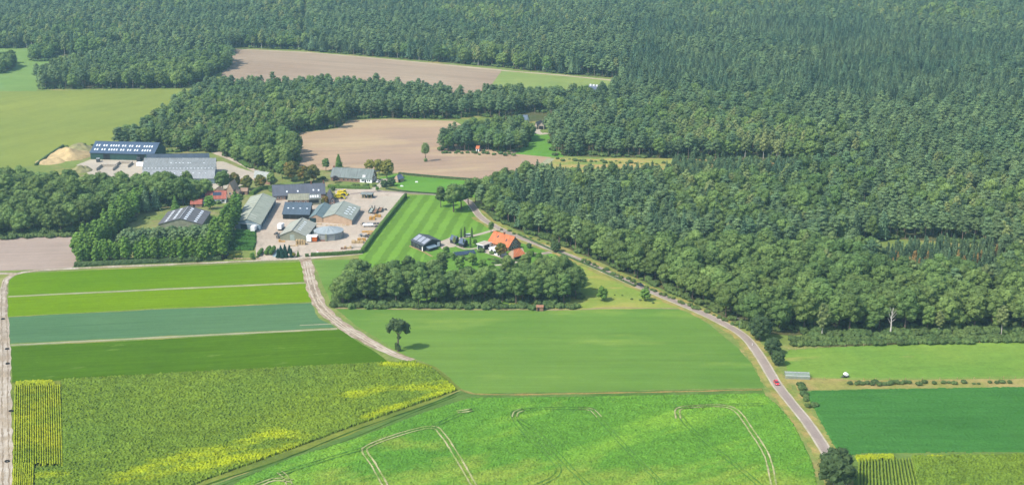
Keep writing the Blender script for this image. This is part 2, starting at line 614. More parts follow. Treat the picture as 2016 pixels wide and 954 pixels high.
# crop strips on the left
m_s1 = field_mat('crop_green', c(112, 156, 12), c(124, 164, 10), 0.012, 0.8, 0.09, ((20, 582), (605, 556)), stretch=.04, streak=.13, streakscale=.7)
sheet('crop_strip', [(38, 538), (300, 526), (592, 515), (606, 554), (300, 568), (16, 582), (18, 552)], m_s1, 0.02)
m_s2 = field_mat('crop_lime', c(136, 172, 8), c(126, 166, 10), 0.012, 0.8, 0.09, ((20, 582), (605, 556)), stretch=.04, streak=.13, streakscale=.7)
sheet('crop_strip', [(16, 585), (300, 572), (607, 558), (614, 594), (300, 607), (15, 623)], m_s2, 0.02)
m_s3 = field_mat('crop_bluegreen', c(108, 148, 100), c(98, 140, 94), 0.012, 0.8, 0.07, ((20, 677), (655, 645)), stretch=.04, streak=.12, streakscale=.6)
sheet('crop_strip', [(15, 624), (300, 609), (614, 596), (626, 624), (660, 644), (300, 662), (20, 676)], m_s3, 0.02)
m_s4 = field_mat('crop_dark', c(98, 138, 22), c(88, 128, 20), 0.012, 0.8, 0.1, ((25, 682), (665, 648)), stretch=.06, streak=.14, streakscale=.4, col3=c(122, 156, 66), c3=(.62, .7), c3scale=.2)
sheet('crop_strip', [(20, 682), (300, 668), (670, 648), (765, 712), (400, 732), (24, 752)], m_s4, 0.02)
m_path = field_mat('bare_path', c(205, 200, 165), c(180, 185, 140), 0.08, 0.9, 0.15)
ribbon('path', [(16, 583.5), (300, 570), (608, 556)], 1.7, m_path, 0.04, 0.15)
ribbon('path', [(20, 679), (300, 664.5), (664, 646.5)], 1.9, m_path, 0.04, 0.15)
ribbon('path', [(590, 640), (656, 637)], 0.9, m_path, 0.04, 0.1)
# maize block
m_soil2 = field_mat('field_soil', c(150, 162, 70), c(120, 140, 60), 0.05, 0.8, 0.2)
sheet('soil', [(22, 750), (400, 730), (770, 712), (850, 716), (910, 764), (720, 850), (420, 950), (330, 1010), (18, 1010)], m_soil2, 0.01)
yl = union(near_line([(905, 757), (870, 765), (760, 768), (690, 780)], 8),
           near_line([(890, 768), (800, 795), (720, 822)], 4),
           near_line([(590, 862), (520, 858), (450, 885), (330, 912), (240, 940)], 9),
           near_line([(590, 880), (440, 910), (300, 935)], 8),
           near_line([(130, 935), (60, 940)], 4),
           near_line([(760, 718), (850, 722)], 5))
m_maize = field_mat('maize_canopy', c(120, 150, 56), c(136, 162, 54), 0.02, 1.1, 0.36, ((28, 752), (850, 712)), stretch=.25, streak=.1, streakscale=.25,
                    attr=[('yellow', c(194, 208, 40), 0.3)], bstr=.6)
crop('maize_crop', [(118, 747), (400, 731), (760, 713), (812, 711), (848, 721), (903, 768), (810, 800), (700, 838), (560, 890), (400, 947), (320, 985), (66, 985), (66, 922), (120, 915)], m_maize, 0.02, 0.75, 0.24, 0.55, attrs={'yellow': yl})
m_row = field_mat('maize_rows_yellow', c(196, 204, 50), c(160, 182, 52), 0.05, 0.9, 0.2)
ra, rb = at(30, 760), at(27, 985)
mbr = MB()
def maize_rows(mb, x0, x1, n, ytop, ybot, z=0.02, lean=0.0):
    for i in range(n):
        px = x0 + (x1 - x0) * i / (n - 1)
        a, b = at(px, ytop), at(px - 3 + lean * i / (n - 1), ybot + random.uniform(-6, 6))
        m = int((a - b).length / 0.9)
        k = len(mb.v)
        for j in range(m + 1):
            p = b + (a - b) * (j / m)
            hh = 1.1 * random.uniform(.75, 1.15)
            ww = 0.33 * random.uniform(.7, 1.4)
            dx = random.uniform(-.08, .08)
            mb.v += [(p.x - ww, p.y, z), (p.x - ww * .8 + dx, p.y, hh * .8), (p.x + dx, p.y, hh), (p.x + ww * .8 + dx, p.y, hh * .8), (p.x + ww, p.y, z)]
            if j:
                for q in range(4):
                    mb.f.append((k + 5 * (j - 1) + q, k + 5 * j + q, k + 5 * j + q + 1, k + 5 * (j - 1) + q + 1))
maize_rows(mbr, 31, 118, 21, 760, 918, lean=8)
tag(mbr.build('maize_rows', m_row), kind='stuff')
crop('maize_headland', [(28, 752), (105, 749), (112, 757), (28, 762)], m_row, 0.02, 1.1, .2, .6)
mbr = MB()
maize_rows(mbr, 28.5, 66, 10, 914, 985)
tag(mbr.build('maize_rows', m_row), kind='stuff')
# big foreground crop
m_fore = field_mat('beet_canopy', c(120, 174, 62), c(106, 162, 58), 0.015, 0.9, 0.3, ((430, 900), (900, 780)), stretch=.3, streak=.06, streakscale=.3, col3=c(142, 190, 66), c3=(.52, .66), c3scale=.05,
                   attr=[('dry', c(160, 184, 74), 0.12)], bstr=.7)
dry = union(near_line([(600, 960), (900, 935), (1150, 940), (1300, 945), (1560, 955)], 19), near_line([(760, 870), (860, 875)], 9), near_line([(1560, 800), (1610, 900)], 4))
crop('beet_crop', [(480, 940), (560, 905), (700, 862), (830, 812), (925, 782), (1100, 780), (1503, 773), (1533, 797), (1561, 830), (1584, 872), (1603, 915), (1612, 960), (1615, 990), (400, 990)], m_fore, 0.02, 0.25, 0.12, 0.55, attrs={'dry': dry})
m_marg = field_mat('grassy_margin', c(120, 150, 75), c(98, 135, 62), 0.06, 0.8, 0.2, ((430, 900), (900, 780)), stretch=.1, streak=.2, streakscale=.5)
sheet('field_margin', [(360, 1000), (420, 955), (700, 850), (908, 768), (935, 774), (1100, 771), (1500, 764), (1506, 775), (1100, 783), (925, 785), (830, 815), (700, 868), (560, 912), (440, 970), (410, 1000)], m_marg, 0.016)
ribbon('field_margin', [(905, 766), (930, 774), (1000, 776), (1200, 773), (1500, 766)], 1.3, field_mat('dry_margin', c(185, 160, 95), c(150, 150, 80), .1, .9, .25), 0.04, 0.35)
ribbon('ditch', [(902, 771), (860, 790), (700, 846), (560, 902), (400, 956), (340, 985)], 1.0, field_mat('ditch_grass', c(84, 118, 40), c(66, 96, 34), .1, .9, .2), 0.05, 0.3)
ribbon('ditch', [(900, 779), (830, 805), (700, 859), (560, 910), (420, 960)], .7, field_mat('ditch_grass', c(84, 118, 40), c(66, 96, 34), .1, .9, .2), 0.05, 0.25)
m_tr = field_mat('wheel_track_soil', c(222, 212, 165), c(165, 184, 105), 0.12, 1.5, 0.3)
def tramline(pts, gap=1.9, w=0.62, z=0.5, mt=m_tr):
    mb = MB()
    for s in (-1, 1):
        ribbon('x', pts, w, mt, z, 0.12, s * gap / 2, 2.0, mb=mb)
    tag(mb.build('wheel_track', mt), kind='structure')
m_tr2 = field_mat('wheel_track_green', c(88, 145, 62), c(120, 160, 75), 0.12, 1.5, 0.3)
tramline([(760, 960), (735, 915), (718, 890), (728, 878), (790, 855), (850, 842), (872, 858), (900, 900), (935, 960)])
tramline([(850, 842), (900, 818), (940, 805)], w=.4, mt=m_tr2)
tramline([(900, 812), (930, 808)], w=0.8)
tramline([(500, 955), (600, 918), (720, 882)], w=.4, mt=m_tr2)
tramline([(1050, 960), (1100, 925), (1040, 860), (1013, 825), (1025, 808), (1150, 805), (1170, 815), (1230, 880), (1300, 950)], w=.4, mt=m_tr2)
tramline([(1190, 985), (1130, 930), (1060, 855), (1016, 822), (1028, 809)], w=.4, mt=m_tr2)
tramline([(1013, 822), (1016, 812), (1032, 807)], w=.5)
tramline([(1335, 825), (1336, 806), (1370, 801), (1420, 800), (1450, 810), (1480, 850), (1510, 900), (1524, 960)])
tramline([(1320, 805), (1400, 799), (1500, 797)], w=.4, mt=m_tr2)
tramline([(1335, 815), (1365, 850), (1440, 910), (1500, 960)], w=.4, mt=m_tr2)
tramline([(1140, 804), (1165, 808), (1180, 822)], w=.4)
tramline([(505, 958), (540, 945), (575, 948)], w=.8)
tramline([(550, 930), (562, 940), (570, 955)], w=.5)
# right-hand fields
m_p3 = field_mat('grazed_grass', c(148, 182, 78), c(128, 172, 72), 0.02, 0.6, 0.14, ((1560, 700), (2016, 690)), stretch=.25, streak=.08, streakscale=.3, col3=c(176, 184, 96), c3=(.6, .7), c3scale=.06)
sheet('pasture', [(1540, 700), (1552, 688), (1700, 680), (2200, 668), (2200, 752), (1900, 748), (1590, 750), (1556, 742)], m_p3, 0.02)
m_vg = field_mat('dry_verge', c(205, 182, 118), c(170, 172, 92), 0.07, 0.8, 0.22)
sheet('field_margin', [(1556, 742), (1700, 747), (2200, 744), (2200, 761), (1700, 764), (1570, 768)], m_vg, 0.03)
m_g3 = field_mat('dense_green_crop', c(86, 146, 66), c(78, 138, 62), 0.015, 0.8, 0.1, ((1600, 780), (2016, 778)), stretch=.1, streak=.12, streakscale=.25, col3=c(110, 172, 82), c3=(.62, .74), c3scale=.06)
crop('clover_crop', [(1580, 769), (1700, 765), (2200, 757), (2200, 889), (1700, 892), (1665, 900), (1640, 880), (1605, 815)], m_g3, 0.02, 0.35, 0.07, 0.8)
m_soil3 = field_mat('field_soil_right', c(140, 165, 85), c(120, 150, 75), 0.05, 0.8, 0.2)
sheet('soil', [(1650, 890), (2200, 886), (2200, 1010), (1690, 1010)], m_soil3, 0.01)
crop('maize_crop', [(1792, 897), (2200, 893), (2200, 1000), (1815, 1000), (1800, 950)], m_maize, 0.02, 1.0, 0.22, 0.6, attrs={'yellow': near_line([(1790, 893), (1850, 900)], 2)})
mbr = MB()
maize_rows(mbr, 1692, 1795, 18, 905, 985, lean=22)
m_row2 = field_mat('maize_rows_green', c(160, 182, 66), c(140, 168, 70), 0.05, 0.9, 0.2)
tag(mbr.build('maize_rows', m_row2), kind='stuff')
crop('maize_headland', [(1682, 897), (1760, 895), (1766, 906), (1686, 910)], m_row, 0.02, 1.1, .2, .6)

# ------------------------------------------------------------------ roads, tracks, yards
road_px = [(1662, 985), (1645, 925), (1628, 890), (1590, 832), (1560, 795), (1529, 755), (1505, 715), (1486, 686), (1466, 663), (1440, 645), (1380, 615), (1300, 581), (1240, 556), (1180, 529), (1120, 503), (1060, 481), (1000, 458), (965, 440), (945, 426), (932, 408), (922, 396), (905, 388), (870, 384), (810, 380), (745, 377), (690, 382)]
m_ver = field_mat('road_verge', c(198, 178, 108), c(150, 166, 82), 0.14, 0.8, 0.22)
ribbon('verge', road_px[:19], 10.5, m_ver, 0.075, 0.9, off=0.2, step=3)
m_edge = field_mat('road_edge_concrete', c(228, 218, 196), c(210, 200, 170), .1, 1.0, .15)
ribbon('road_edge', road_px[:22], 5.0, m_edge, 0.095, 0.12)
m_road = field_mat('worn_asphalt', c(198, 182, 168), c(184, 168, 156), .05, .9, .07, ((1628, 890), (1529, 755)), stretch=.1, streak=.06, streakscale=.8)
ribbon('road', road_px, 3.5, m_road, 0.115)
m_tk = field_mat('sandy_track', c(226, 214, 194), c(196, 178, 152), .1, .9, .14, ((12, 940), (14, 600)), stretch=.08, streak=.2, streakscale=.9)
ribbon('track', [(10, 1000), (11, 900), (9, 800), (10, 700), (7, 620), (8, 570), (14, 548), (45, 536), (150, 528), (440, 516), (600, 508), (700, 497), (780, 493)][:11], 5.0, m_tk, 0.09, 0.5,
       widths=[4.6, 5.2, 5.4, 5.0, 4.8, 4.2, 3.4, 2.8, 2.6, 2.4, 2.6])
ribbon('track', [(-60, 540), (0, 538), (30, 539)], 3.2, m_tk, 0.085, 0.3)
m_tk2 = field_mat('rutted_track', c(222, 206, 182), c(176, 152, 126), .15, .9, .16, ((760, 690), (650, 630)), stretch=.1, streak=.22, streakscale=.8)
ribbon('track', [(601, 508), (607, 530), (613, 560), (625, 592), (645, 618), (680, 645), (730, 675), (775, 697), (812, 709)], 5.0, m_tk2, 0.085, 0.6, widths=[7, 6.5, 6, 6.5, 6.5, 6, 6.5, 5.5, 3])
mk = MB()
m_rut = field_mat('rut_sand', c(236, 226, 206), c(214, 198, 172), .2, 1.2, .15)
for o_ in (-1.5, -.1, 1.4):
    ribbon('x', [(603, 515), (613, 560), (625, 592), (645, 618), (680, 645), (730, 675), (775, 697), (800, 706)], .7, m_rut, 0.1, .25, o_, 2.0, mb=mk)
tag(mk.build('wheel_track', m_rut), kind='structure')
mk = MB()
m_mud = field_mat('wet_rut', c(168, 150, 128), c(190, 172, 146), .2, 1.2, .15)
for o_ in (-1.2, 1.0):
    ribbon('x', [(10, 1000), (11, 900), (9, 800), (10, 700), (7, 620), (8, 570), (14, 548)], .5, m_mud, 0.105, .3, o_, 2.0, mb=mk)
ribbon('x', [(610, 560), (622, 595), (640, 616)], .9, m_mud, 0.105, .3, .8, 2.0, mb=mk)
ribbon('x', [(690, 655), (745, 684)], .9, m_mud, 0.105, .3, -.9, 2.0, mb=mk)
tag(mk.build('wheel_track', m_mud), kind='structure')
m_yard = field_mat('yard_concrete', c(232, 216, 194), c(220, 202, 180), .03, .6, .09, ((520, 500), (545, 400)), stretch=.3, streak=.06, streakscale=.3, col3=c(190, 176, 158), c3=(.56, .68), c3scale=.08)
sheet('yard', [(504, 512), (504, 452), (515, 440), (545, 388), (660, 392), (660, 372), (700, 371), (748, 374), (798, 381), (798, 388), (715, 492), (714, 500), (650, 506), (603, 511)], m_yard, 0.08)
m_yard2 = field_mat('pale_yard', c(228, 216, 192), c(216, 204, 184), .05, .6, .07)
sheet('yard', [(748, 387), (796, 385), (762, 425), (735, 420), (725, 405)], m_yard2, 0.1)
ribbon('path', [(735, 373), (752, 362), (757, 352)], 5.0, m_yard2, 0.09, 0.2)
ribbon('track', [(1030, 352), (1055, 336), (1085, 312)], 6.0, m_path, 0.05, 0.3)
ribbon('path', [(1078, 262), (1066, 264), (1056, 258), (1062, 250)], 6.0, m_yard2, 0.06, 0.3)
ribbon('track', [(458, 97.5), (600, 103.5), (720, 113.5), (850, 125.5), (985, 138.5), (1100, 148), (1212, 159)], 5.0, field_mat('pale_farm_track', c(232, 214, 180), c(214, 196, 158), .05, .6, .08), 0.06, 0.3)
sheet('yard', [(150, 325), (178, 314), (300, 316), (440, 318), (470, 330), (520, 345), (460, 372), (420, 372), (300, 350), (185, 350)], m_yard2, 0.07)
ribbon('path', [(425, 300), (470, 318), (510, 338)], 7.0, m_yard, 0.075, 0.3)
ribbon('path', [(478, 440), (466, 415), (470, 395), (462, 385), (440, 386)], 3.0, m_yard, 0.075, 0.2)
ribbon('path', [(868, 484), (885, 474), (905, 469), (940, 462), (975, 452)], 3.0, m_yard2, 0.09, 0.1)
sheet('yard', [(864, 476), (890, 466), (904, 470), (895, 486), (870, 490)], m_yard, 0.085)
ribbon('path', [(1035, 497), (1060, 500), (1085, 496)], 4.0, m_yard, 0.09, 0.2)
sheet('terrace', [(938, 492), (962, 500), (1000, 512), (1010, 506), (985, 495), (960, 488)], m_yard2, 0.09)
ribbon('path', [(968, 522), (1000, 520), (1022, 514)], 2.4, m_yard2, 0.09, 0.1)
ribbon('path', [(890, 480), (915, 490), (940, 488)], 2.0, m_yard2, 0.09, 0.1)
ribbon('path', [(806, 484), (835, 496), (850, 505)], 1.2, field_mat('brick_path', c(200, 170, 120), c(190, 160, 110), .1, .8, .1), 0.09, 0.05)
m_br3 = field_mat('bare_soil_left', c(206, 186, 168), c(196, 176, 160), .01, .4, .06, ((0, 500), (150, 495)), stretch=.05, streak=.09, streakscale=.3)
sheet('ploughed_field', [(-250, 468), (0, 468), (146, 462), (150, 522), (140, 527), (0, 533), (-250, 545)], m_br3, 0.03)
sheet('verge', [(-250, 545), (0, 536), (20, 541), (12, 560), (0, 590), (-250, 600)], field_mat('verge_grass', c(185, 180, 120), c(160, 170, 90), .1, .8, .2), 0.02)
sheet('verge', [(-250, 590), (1, 590), (1, 1000), (-250, 1000)], field_mat('verge_grass_left', c(185, 180, 120), c(160, 170, 90), .1, .8, .2), 0.02)
ribbon('field_margin', [(145, 523), (300, 517), (440, 511)], 4.0, field_mat('track_margin', c(150, 155, 95), c(130, 145, 80), .1, .8, .2), 0.03, 0.4)
m_nur = field_mat('nursery_rows', c(84, 130, 60), c(70, 114, 52), .04, .8, .2, ((440, 470), (500, 474)), period=2.2, rowamt=.25)
crop('nursery_bed', [(440, 462), (470, 453), (504, 456), (506, 478), (500, 493), (438, 494)], m_nur, 0.1, 0.9, 0.22, 0.5, rows=((440, 470), (500, 474), 3.2, .5))
crop('nursery_bed', [(445, 500), (478, 499), (474, 507), (444, 508)], field_mat('yellow_green_bed', c(175, 170, 70), c(130, 150, 60), .2, .8, .2), 0.1, 0.7, 0.2, 0.5)

# ------------------------------------------------------------------ trees
def ico(sub):
    import bmesh
    bm = bmesh.new()
    bmesh.ops.create_icosphere(bm, subdivisions=sub, radius=1.0)
    bm.verts.ensure_lookup_table()
    v = np.array([q.co[:] for q in bm.verts])
    f = [[q.index for q in ff.verts] for ff in bm.faces]
    bm.free()
    return v, np.array(f)


ICO1, ICO2 = ico(1), ico(2)


def crown_mesh(name, lobes, mt, nleaf, ls, seed, core=0.86, lump=0.16, low=-0.6, flat=0.0):
    """lobes: (x, y, z, rx, ry, rz). A lumpy core per branch mass, covered with leaf clumps."""
    r = np.random.default_rng(seed)
    V, Fs, n = [], [], 0
    for (x, y, z, rx, ry, rz) in lobes:
        b, f = ICO2 if max(rx, rz) > 0.9 else ICO1
        k = core * (1 + r.normal(0, lump, (len(b), 1)))
        v = b * k * np.array([rx, ry, rz]) + np.array([x, y, z])
        V.append(v)
        Fs += [tuple(q + n) for q in f]
        n += len(v)
        m = max(4, int(nleaf * (rx * rz + rx * ry + ry * rz) / 3))
        d = r.normal(size=(m * 2, 3))
        d /= np.linalg.norm(d, axis=1)[:, None]
        d = d[d[:, 2] > low][:m]
        m = len(d)
        p = d * np.array([rx, ry, rz]) * r.uniform(.8, 1.2, (m, 1)) + np.array([x, y, z])
        nn = d + r.normal(0, .45, (m, 3)) + np.array([0, 0, flat])
        nn /= np.linalg.norm(nn, axis=1)[:, None]
        t = np.cross(nn, r.normal(size=(m, 3)))
        t /= np.linalg.norm(t, axis=1)[:, None]
        bt = np.cross(nn, t)
        s = ls * r.uniform(.6, 1.3, (m, 1))
        q = np.stack([p - t * s * .5, p - bt * s * .32 + nn * s * .1, p + t * s * .5, p + bt * s * .32 + nn * s * .1], 1).reshape(-1, 3)
        V.append(q)
        Fs += [tuple(range(n + 4 * i, n + 4 * i + 4)) for i in range(m)]
        n += 4 * m
    me = bpy.data.meshes.new(name)
    me.from_pydata(np.concatenate(V).tolist(), [], [tuple(int(a) for a in q) for q in Fs])
    me.materials.append(mt)
    return me


def trunk_mesh(name, h, r0, mt, limbs, seed, lean=0.0):
    r = random.Random(seed)
    mb = MB()
    p = Vector((0, 0, -0.3))
    k = 5
    pts = [p]
    for i in range(1, k + 1):
        pts.append(Vector((r.uniform(-.2, .2) + lean * i / k, r.uniform(-.2, .2), h * i / k)))
    for i in range(k):
        mb.tube(pts[i], pts[i + 1], r0 * (1 - .75 * i / k), r0 * (1 - .75 * (i + 1) / k), 7, i == 0)
    for (z, L, up) in limbs:
        a = r.uniform(0, 6.28)
        t = min(z / h * k, k - .01)
        b = pts[int(t)].lerp(pts[int(t) + 1], t % 1)
        e = b + Vector((math.cos(a) * L, math.sin(a) * L, up))
        mb.tube(b, e, r0 * .35, r0 * .1, 5, False)
    me = bpy.data.meshes.new(name)
    me.from_pydata(mb.v, [], mb.f)
    me.materials.append(mt)
    return me


PROTO = {}


def reg(kind, name, crown_, trunk_):
    PROTO.setdefault(kind, []).append(dict(name=name, crown=crown_, trunk=trunk_, first=None))


def oak_lobes(seed, h, rad, base, n=15, lob=0.36):
    r = random.Random(seed)
    L = [(0, 0, (h + base) / 2, rad * .62, rad * .62, (h - base) * .36)]
    for i in range(n):
        a = i * 2.4 + r.uniform(-.3, .3)
        t = (i + .5) / n
        zz = base + (h - base) * (0.18 + 0.70 * t)
        w = math.sin(math.pi * (0.22 + 0.66 * t)) ** .8
        rr = rad * w * r.uniform(.5, .72)
        s = rad * lob * r.uniform(.8, 1.25)
        L.append((math.cos(a) * rr, math.sin(a) * rr, zz, s, s, s * r.uniform(.7, .95)))
    L.append((r.uniform(-.5, .5), r.uniform(-.5, .5), h - rad * .3, rad * .36, rad * .36, rad * .3))
    return L


# unit heights: every prototype is modelled at its real size (metres)
for i, (h, rad) in enumerate(((17, 6.0), (16, 5.2), (18.5, 5.6), (15, 5.8), (17.5, 4.8), (16, 6.8))):
    reg('oak', 'oak_tree', crown_mesh('oak_crown', oak_lobes(10 + i, h, rad, 3.6, 19, .33), M['oak'], 17, 0.95, 20 + i),
        trunk_mesh('oak_trunk', h * .7, .42, M['bark'], [(5, 3, 2.5), (6, 3, 3), (7.5, 2.6, 2.5), (8, 2.4, 3)], i))
for i, (h, rad) in enumerate(((14, 6.2), (14.5, 5.8))):
    reg('rust', 'oak_tree', crown_mesh('oak_crown', oak_lobes(50 + i, h, rad, 1.8, 20, .33), M['rust'], 16, .9, 60 + i),
        trunk_mesh('oak_trunk', h * .7, .4, M['bark'], [(5, 3, 2.5), (6, 3, 3), (7, 2.6, 2.5)], 10 + i))
for i, (h, rad) in enumerate(((11, 4.2), (10, 4.6))):
    reg('yellow', 'lime_tree', crown_mesh('lime_crown', oak_lobes(70 + i, h, rad, 2.0, 15, .36), M['yellow'], 9, 1.0, 80 + i),
        trunk_mesh('lime_trunk', h * .7, .3, M['bark'], [(3, 2, 2), (4, 2, 2)], 20 + i))
for i, (h, rad) in enumerate(((17, 3.6), (16, 3.2), (18, 3.4))):
    reg('birch', 'birch_tree', crown_mesh('birch_crown', oak_lobes(90 + i, h, rad, 3.4, 20, .34), M['birch'], 16, 0.8, 100 + i),
        trunk_mesh('birch_trunk', h * .85, .24, M['birchbark'], [(6, 1.8, 2.5), (8, 1.5, 2), (9.5, 1.5, 2)], 30 + i))
for i, (h, rad) in enumerate(((14, 2.8), (13, 3.0), (15, 2.7))):
    reg('poplar', 'alder_tree', crown_mesh('alder_crown', oak_lobes(110 + i, h, rad, .8, 20, .38), M['poplar'], 16, 0.8, 120 + i),
        trunk_mesh('alder_trunk', h * .8, .2, M['bark'], [(4, 1.5, 2), (6, 1.2, 2)], 40 + i))
for i, (h, rad) in enumerate(((9, 2.6), (8.5, 2.8))):
    reg('pale', 'willow_tree', crown_mesh('willow_crown', oak_lobes(130 + i, h, rad, .8, 16, .4), M['pine'], 9, 0.8, 140 + i),
        trunk_mesh('willow_trunk', h * .8, .16, M['bark'], [(3, 1.5, 2)], 50 + i))


def pine_lobes(seed, h, rad, base, n):
    r = random.Random(seed)
    L = []
    for i in range(n):
        a = i * 2.4 + r.uniform(-.5, .5)
        t = (i + .5) / n
        zz = base + (h - base) * t
        w = (1 - (t - .25) ** 2 * 1.5)
        rr = rad * max(.15, w) * r.uniform(.25, .75) * (1 if t < .85 else .4)
        s = rad * r.uniform(.36, .55) * (1 if t < .8 else .85)
        L.append((math.cos(a) * rr, math.sin(a) * rr, zz, s * r.uniform(.8, 1.2), s * r.uniform(.8, 1.2), s * .42))
    return L


for i, (h, rad, b) in enumerate(((17, 4.3, 8), (16, 4.0, 7.5), (18, 4.1, 8.5), (15.5, 4.6, 7.5), (18.5, 3.6, 8), (14.5, 4.2, 6.5))):
    reg('pine', 'pine_tree', crown_mesh('pine_crown', pine_lobes(150 + i, h, rad, b, 17), M['pine'], 20, 0.85, 160 + i, core=.8, flat=.5),
        trunk_mesh('pine_trunk', h * .93, .24, M['pinebark'], [(9, 2, 1), (10, 2, 1), (12, 1.8, .8)], 60 + i))


def spruce_mesh(name, h, rad, mt, seed, tiers=13, ls=0.9, base=1.5):
    r = np.random.default_rng(seed)
    V, Fs = [], []

    def quad(a, b, c_, d):
        n = len(V)
        V.extend([a, b, c_, d])
        Fs.append((n, n + 1, n + 2, n + 3))
    for t in range(tiers):
        u = t / (tiers - 1)
        z = base + (h - base) * (u ** .92)
        R_ = rad * (1 - u) ** .8 + .18
        nb = max(4, int(10 - 5 * u))
        for k in range(nb):
            a = k * 2 * math.pi / nb + t * .7 + r.uniform(-.25, .25)
            L = R_ * r.uniform(.78, 1.15)
            d = np.array([math.cos(a), math.sin(a), 0])
            s = np.array([-math.sin(a), math.cos(a), 0])
            o = np.array([0, 0, z])
            dr = L * .28 + .1
            w = min(1.0, L * .42)
            mid = o + d * L * .5 + np.array([0, 0, .12 - dr * .2])
            tip = o + d * L + np.array([0, 0, -dr])
            quad(o, mid - s * w, tip, mid + s * w + np.array([0, 0, .05]))
            quad(o + np.array([0, 0, -.35]), mid - s * w * .8 + np.array([0, 0, -.45]), tip, mid - s * w)
            quad(o + np.array([0, 0, -.35]), mid + s * w, tip, mid + s * w * .8 + np.array([0, 0, -.45]))
            for q in range(3):
                p = o + d * L * r.uniform(.35, .95) + s * r.normal(0, w * .5) + np.array([0, 0, r.uniform(-.3, .25) - dr * .4])
                e1 = d * ls * .5 + np.array([0, 0, r.normal(0, .25)])
                e2 = s * ls * .3 + np.array([0, 0, r.normal(0, .2)])
                quad(p - e1, p - e2, p + e1, p + e2)
    # dense inner mass
    n = len(V)
    for zz, rr in ((base, .02), (base + .2, rad * .62), (base + (h - base) * .5, rad * .36), (h * .96, .05)):
        for k in range(9):
            a = k * 2 * math.pi / 9
            j = 1 + r.normal(0, .12)
            V.append(np.array([math.cos(a) * rr * j, math.sin(a) * rr * j, zz]))
    for t in range(3):
        for k in range(9):
            Fs.append((n + 9 * t + k, n + 9 * t + (k + 1) % 9, n + 9 * t + 9 + (k + 1) % 9, n + 9 * t + 9 + k))
    me = bpy.data.meshes.new(name)
    me.from_pydata([tuple(map(float, q)) for q in V], [], Fs)
    me.materials.append(mt)
    return me


for i, (h, rad) in enumerate(((18, 4.9), (17, 4.5), (19, 5.0), (17, 5.2), (18, 4.2))):
    reg('spruce', 'spruce_tree', spruce_mesh('spruce_crown', h, rad, M['spruce'], 170 + i, 15, 1.15, 3.0),
        trunk_mesh('spruce_trunk', h * .8, .24, M['bark'], [], 70 + i))
reg('youngspruce', 'young_spruce_tree', spruce_mesh('spruce_crown', 9, 1.4, M['spruce'], 190, 12, .6, .6), trunk_mesh('spruce_trunk', 7, .12, M['bark'], [], 80))
reg('dryspruce', 'young_spruce_tree', spruce_mesh('spruce_crown', 8, 1.3, M['dry'], 191, 12, .6, .6), trunk_mesh('spruce_trunk', 6, .12, M['bark'], [], 81))
reg('netted', 'nursery_conifer', spruce_mesh('conifer_crown', 5.2, 1.35, M['net'], 192, 14, .5, .5), trunk_mesh('conifer_trunk', 3, .08, M['bark'], [], 82))
reg('limecone', 'cypress_tree', crown_mesh('cypress_crown', [(0, 0, .6 + k * 1.15, 3.1 * (1 - k / 9) ** .9 + .3, 3.1 * (1 - k / 9) ** .9 + .3, 1.25) for k in range(9)], M['lime'], 10, .9, 193), trunk_mesh('cypress_trunk', 6, .25, M['bark'], [], 83))
reg('darkcone', 'cypress_tree', crown_mesh('cypress_crown', [(0, 0, .5 + k * .62, .62 * (1 - k / 9) ** .5 + .12, .62 * (1 - k / 9) ** .5 + .12, .6) for k in range(8)], M['dark'], 16, .4, 194), trunk_mesh('cypress_trunk', 3, .1, M['bark'], [], 84))
for i, rr in enumerate((1.7, 1.5)):
    lob = [(random.uniform(-.9, .9), random.uniform(-.9, .9), rr * .55, rr * .7, rr * .7, rr * .6) for _ in range(6)]
    reg('shrub', 'shrub', crown_mesh('shrub_leaves', lob, M['shrub'], 12, .7, 200 + i, core=.85), trunk_mesh('shrub_stem', .9, .08, M['bark'], [(.4, .6, .5)], 85 + i))
reg('darkshrub', 'shrub', crown_mesh('shrub_leaves', oak_lobes(210, 6, 3.4, .2, 14, .4), M['dark'], 10, .8, 211), trunk_mesh('shrub_stem', 3, .14, M['bark'], [(1, 1, 1)], 88))
reg('purple', 'copper_tree', crown_mesh('copper_crown', oak_lobes(212, 5.5, 2.4, 1.0, 12, .4), M['purple'], 10, .7, 213), trunk_mesh('copper_trunk', 3, .14, M['bark'], [(1, 1, 1)], 89))
reg('lime', 'round_tree', crown_mesh('round_crown', oak_lobes(214, 9, 3.6, .8, 16, .38), M['lime'], 10, .9, 215), trunk_mesh('round_trunk', 6, .2, M['bark'], [(3, 1.5, 1.5)], 90))
reg('bigdark', 'oak_tree', crown_mesh('oak_crown', oak_lobes(216, 13, 7.2, 1.0, 30, .27), M['dark'], 14, .9, 217), trunk_mesh('oak_trunk', 9, .6, M['bark'], [(4, 4, 3), (5, 4, 3)], 91))
# lone trees with their own shapes
reg('loneoak', 'oak_tree', crown_mesh('oak_crown', [(0, 0, 11.2, 3.0, 3.0, 2.2), (-2.8, 0, 10.6, 1.9, 1.9, 1.8), (2.9, .4, 10.2, 2.0, 2.0, 2.0), (3.7, -.3, 8.6, 1.3, 1.3, 1.5), (-3.4, .3, 8.9, .9, .9, 1.2), (1.2, -1, 12.4, 1.9, 1.9, 1.3), (-1.4, .8, 12.6, 1.8, 1.8, 1.2), (.2, 1.8, 10.8, 2, 2, 1.8), (.2, -2, 10.4, 1.8, 1.8, 1.7), (0.1, 0, 1.6, 1.1, 1.1, 1.5), (-.5, 0, 2.9, .8, .8, 1.0), (.5, 0, 5.8, .7, .7, 1.0)], M['dark'], 13, .95, 218),
    trunk_mesh('oak_trunk', 10.5, .5, M['bark'], [(6, 2.5, 3), (7, 2.6, 2.5), (7, 2, 3)], 92))
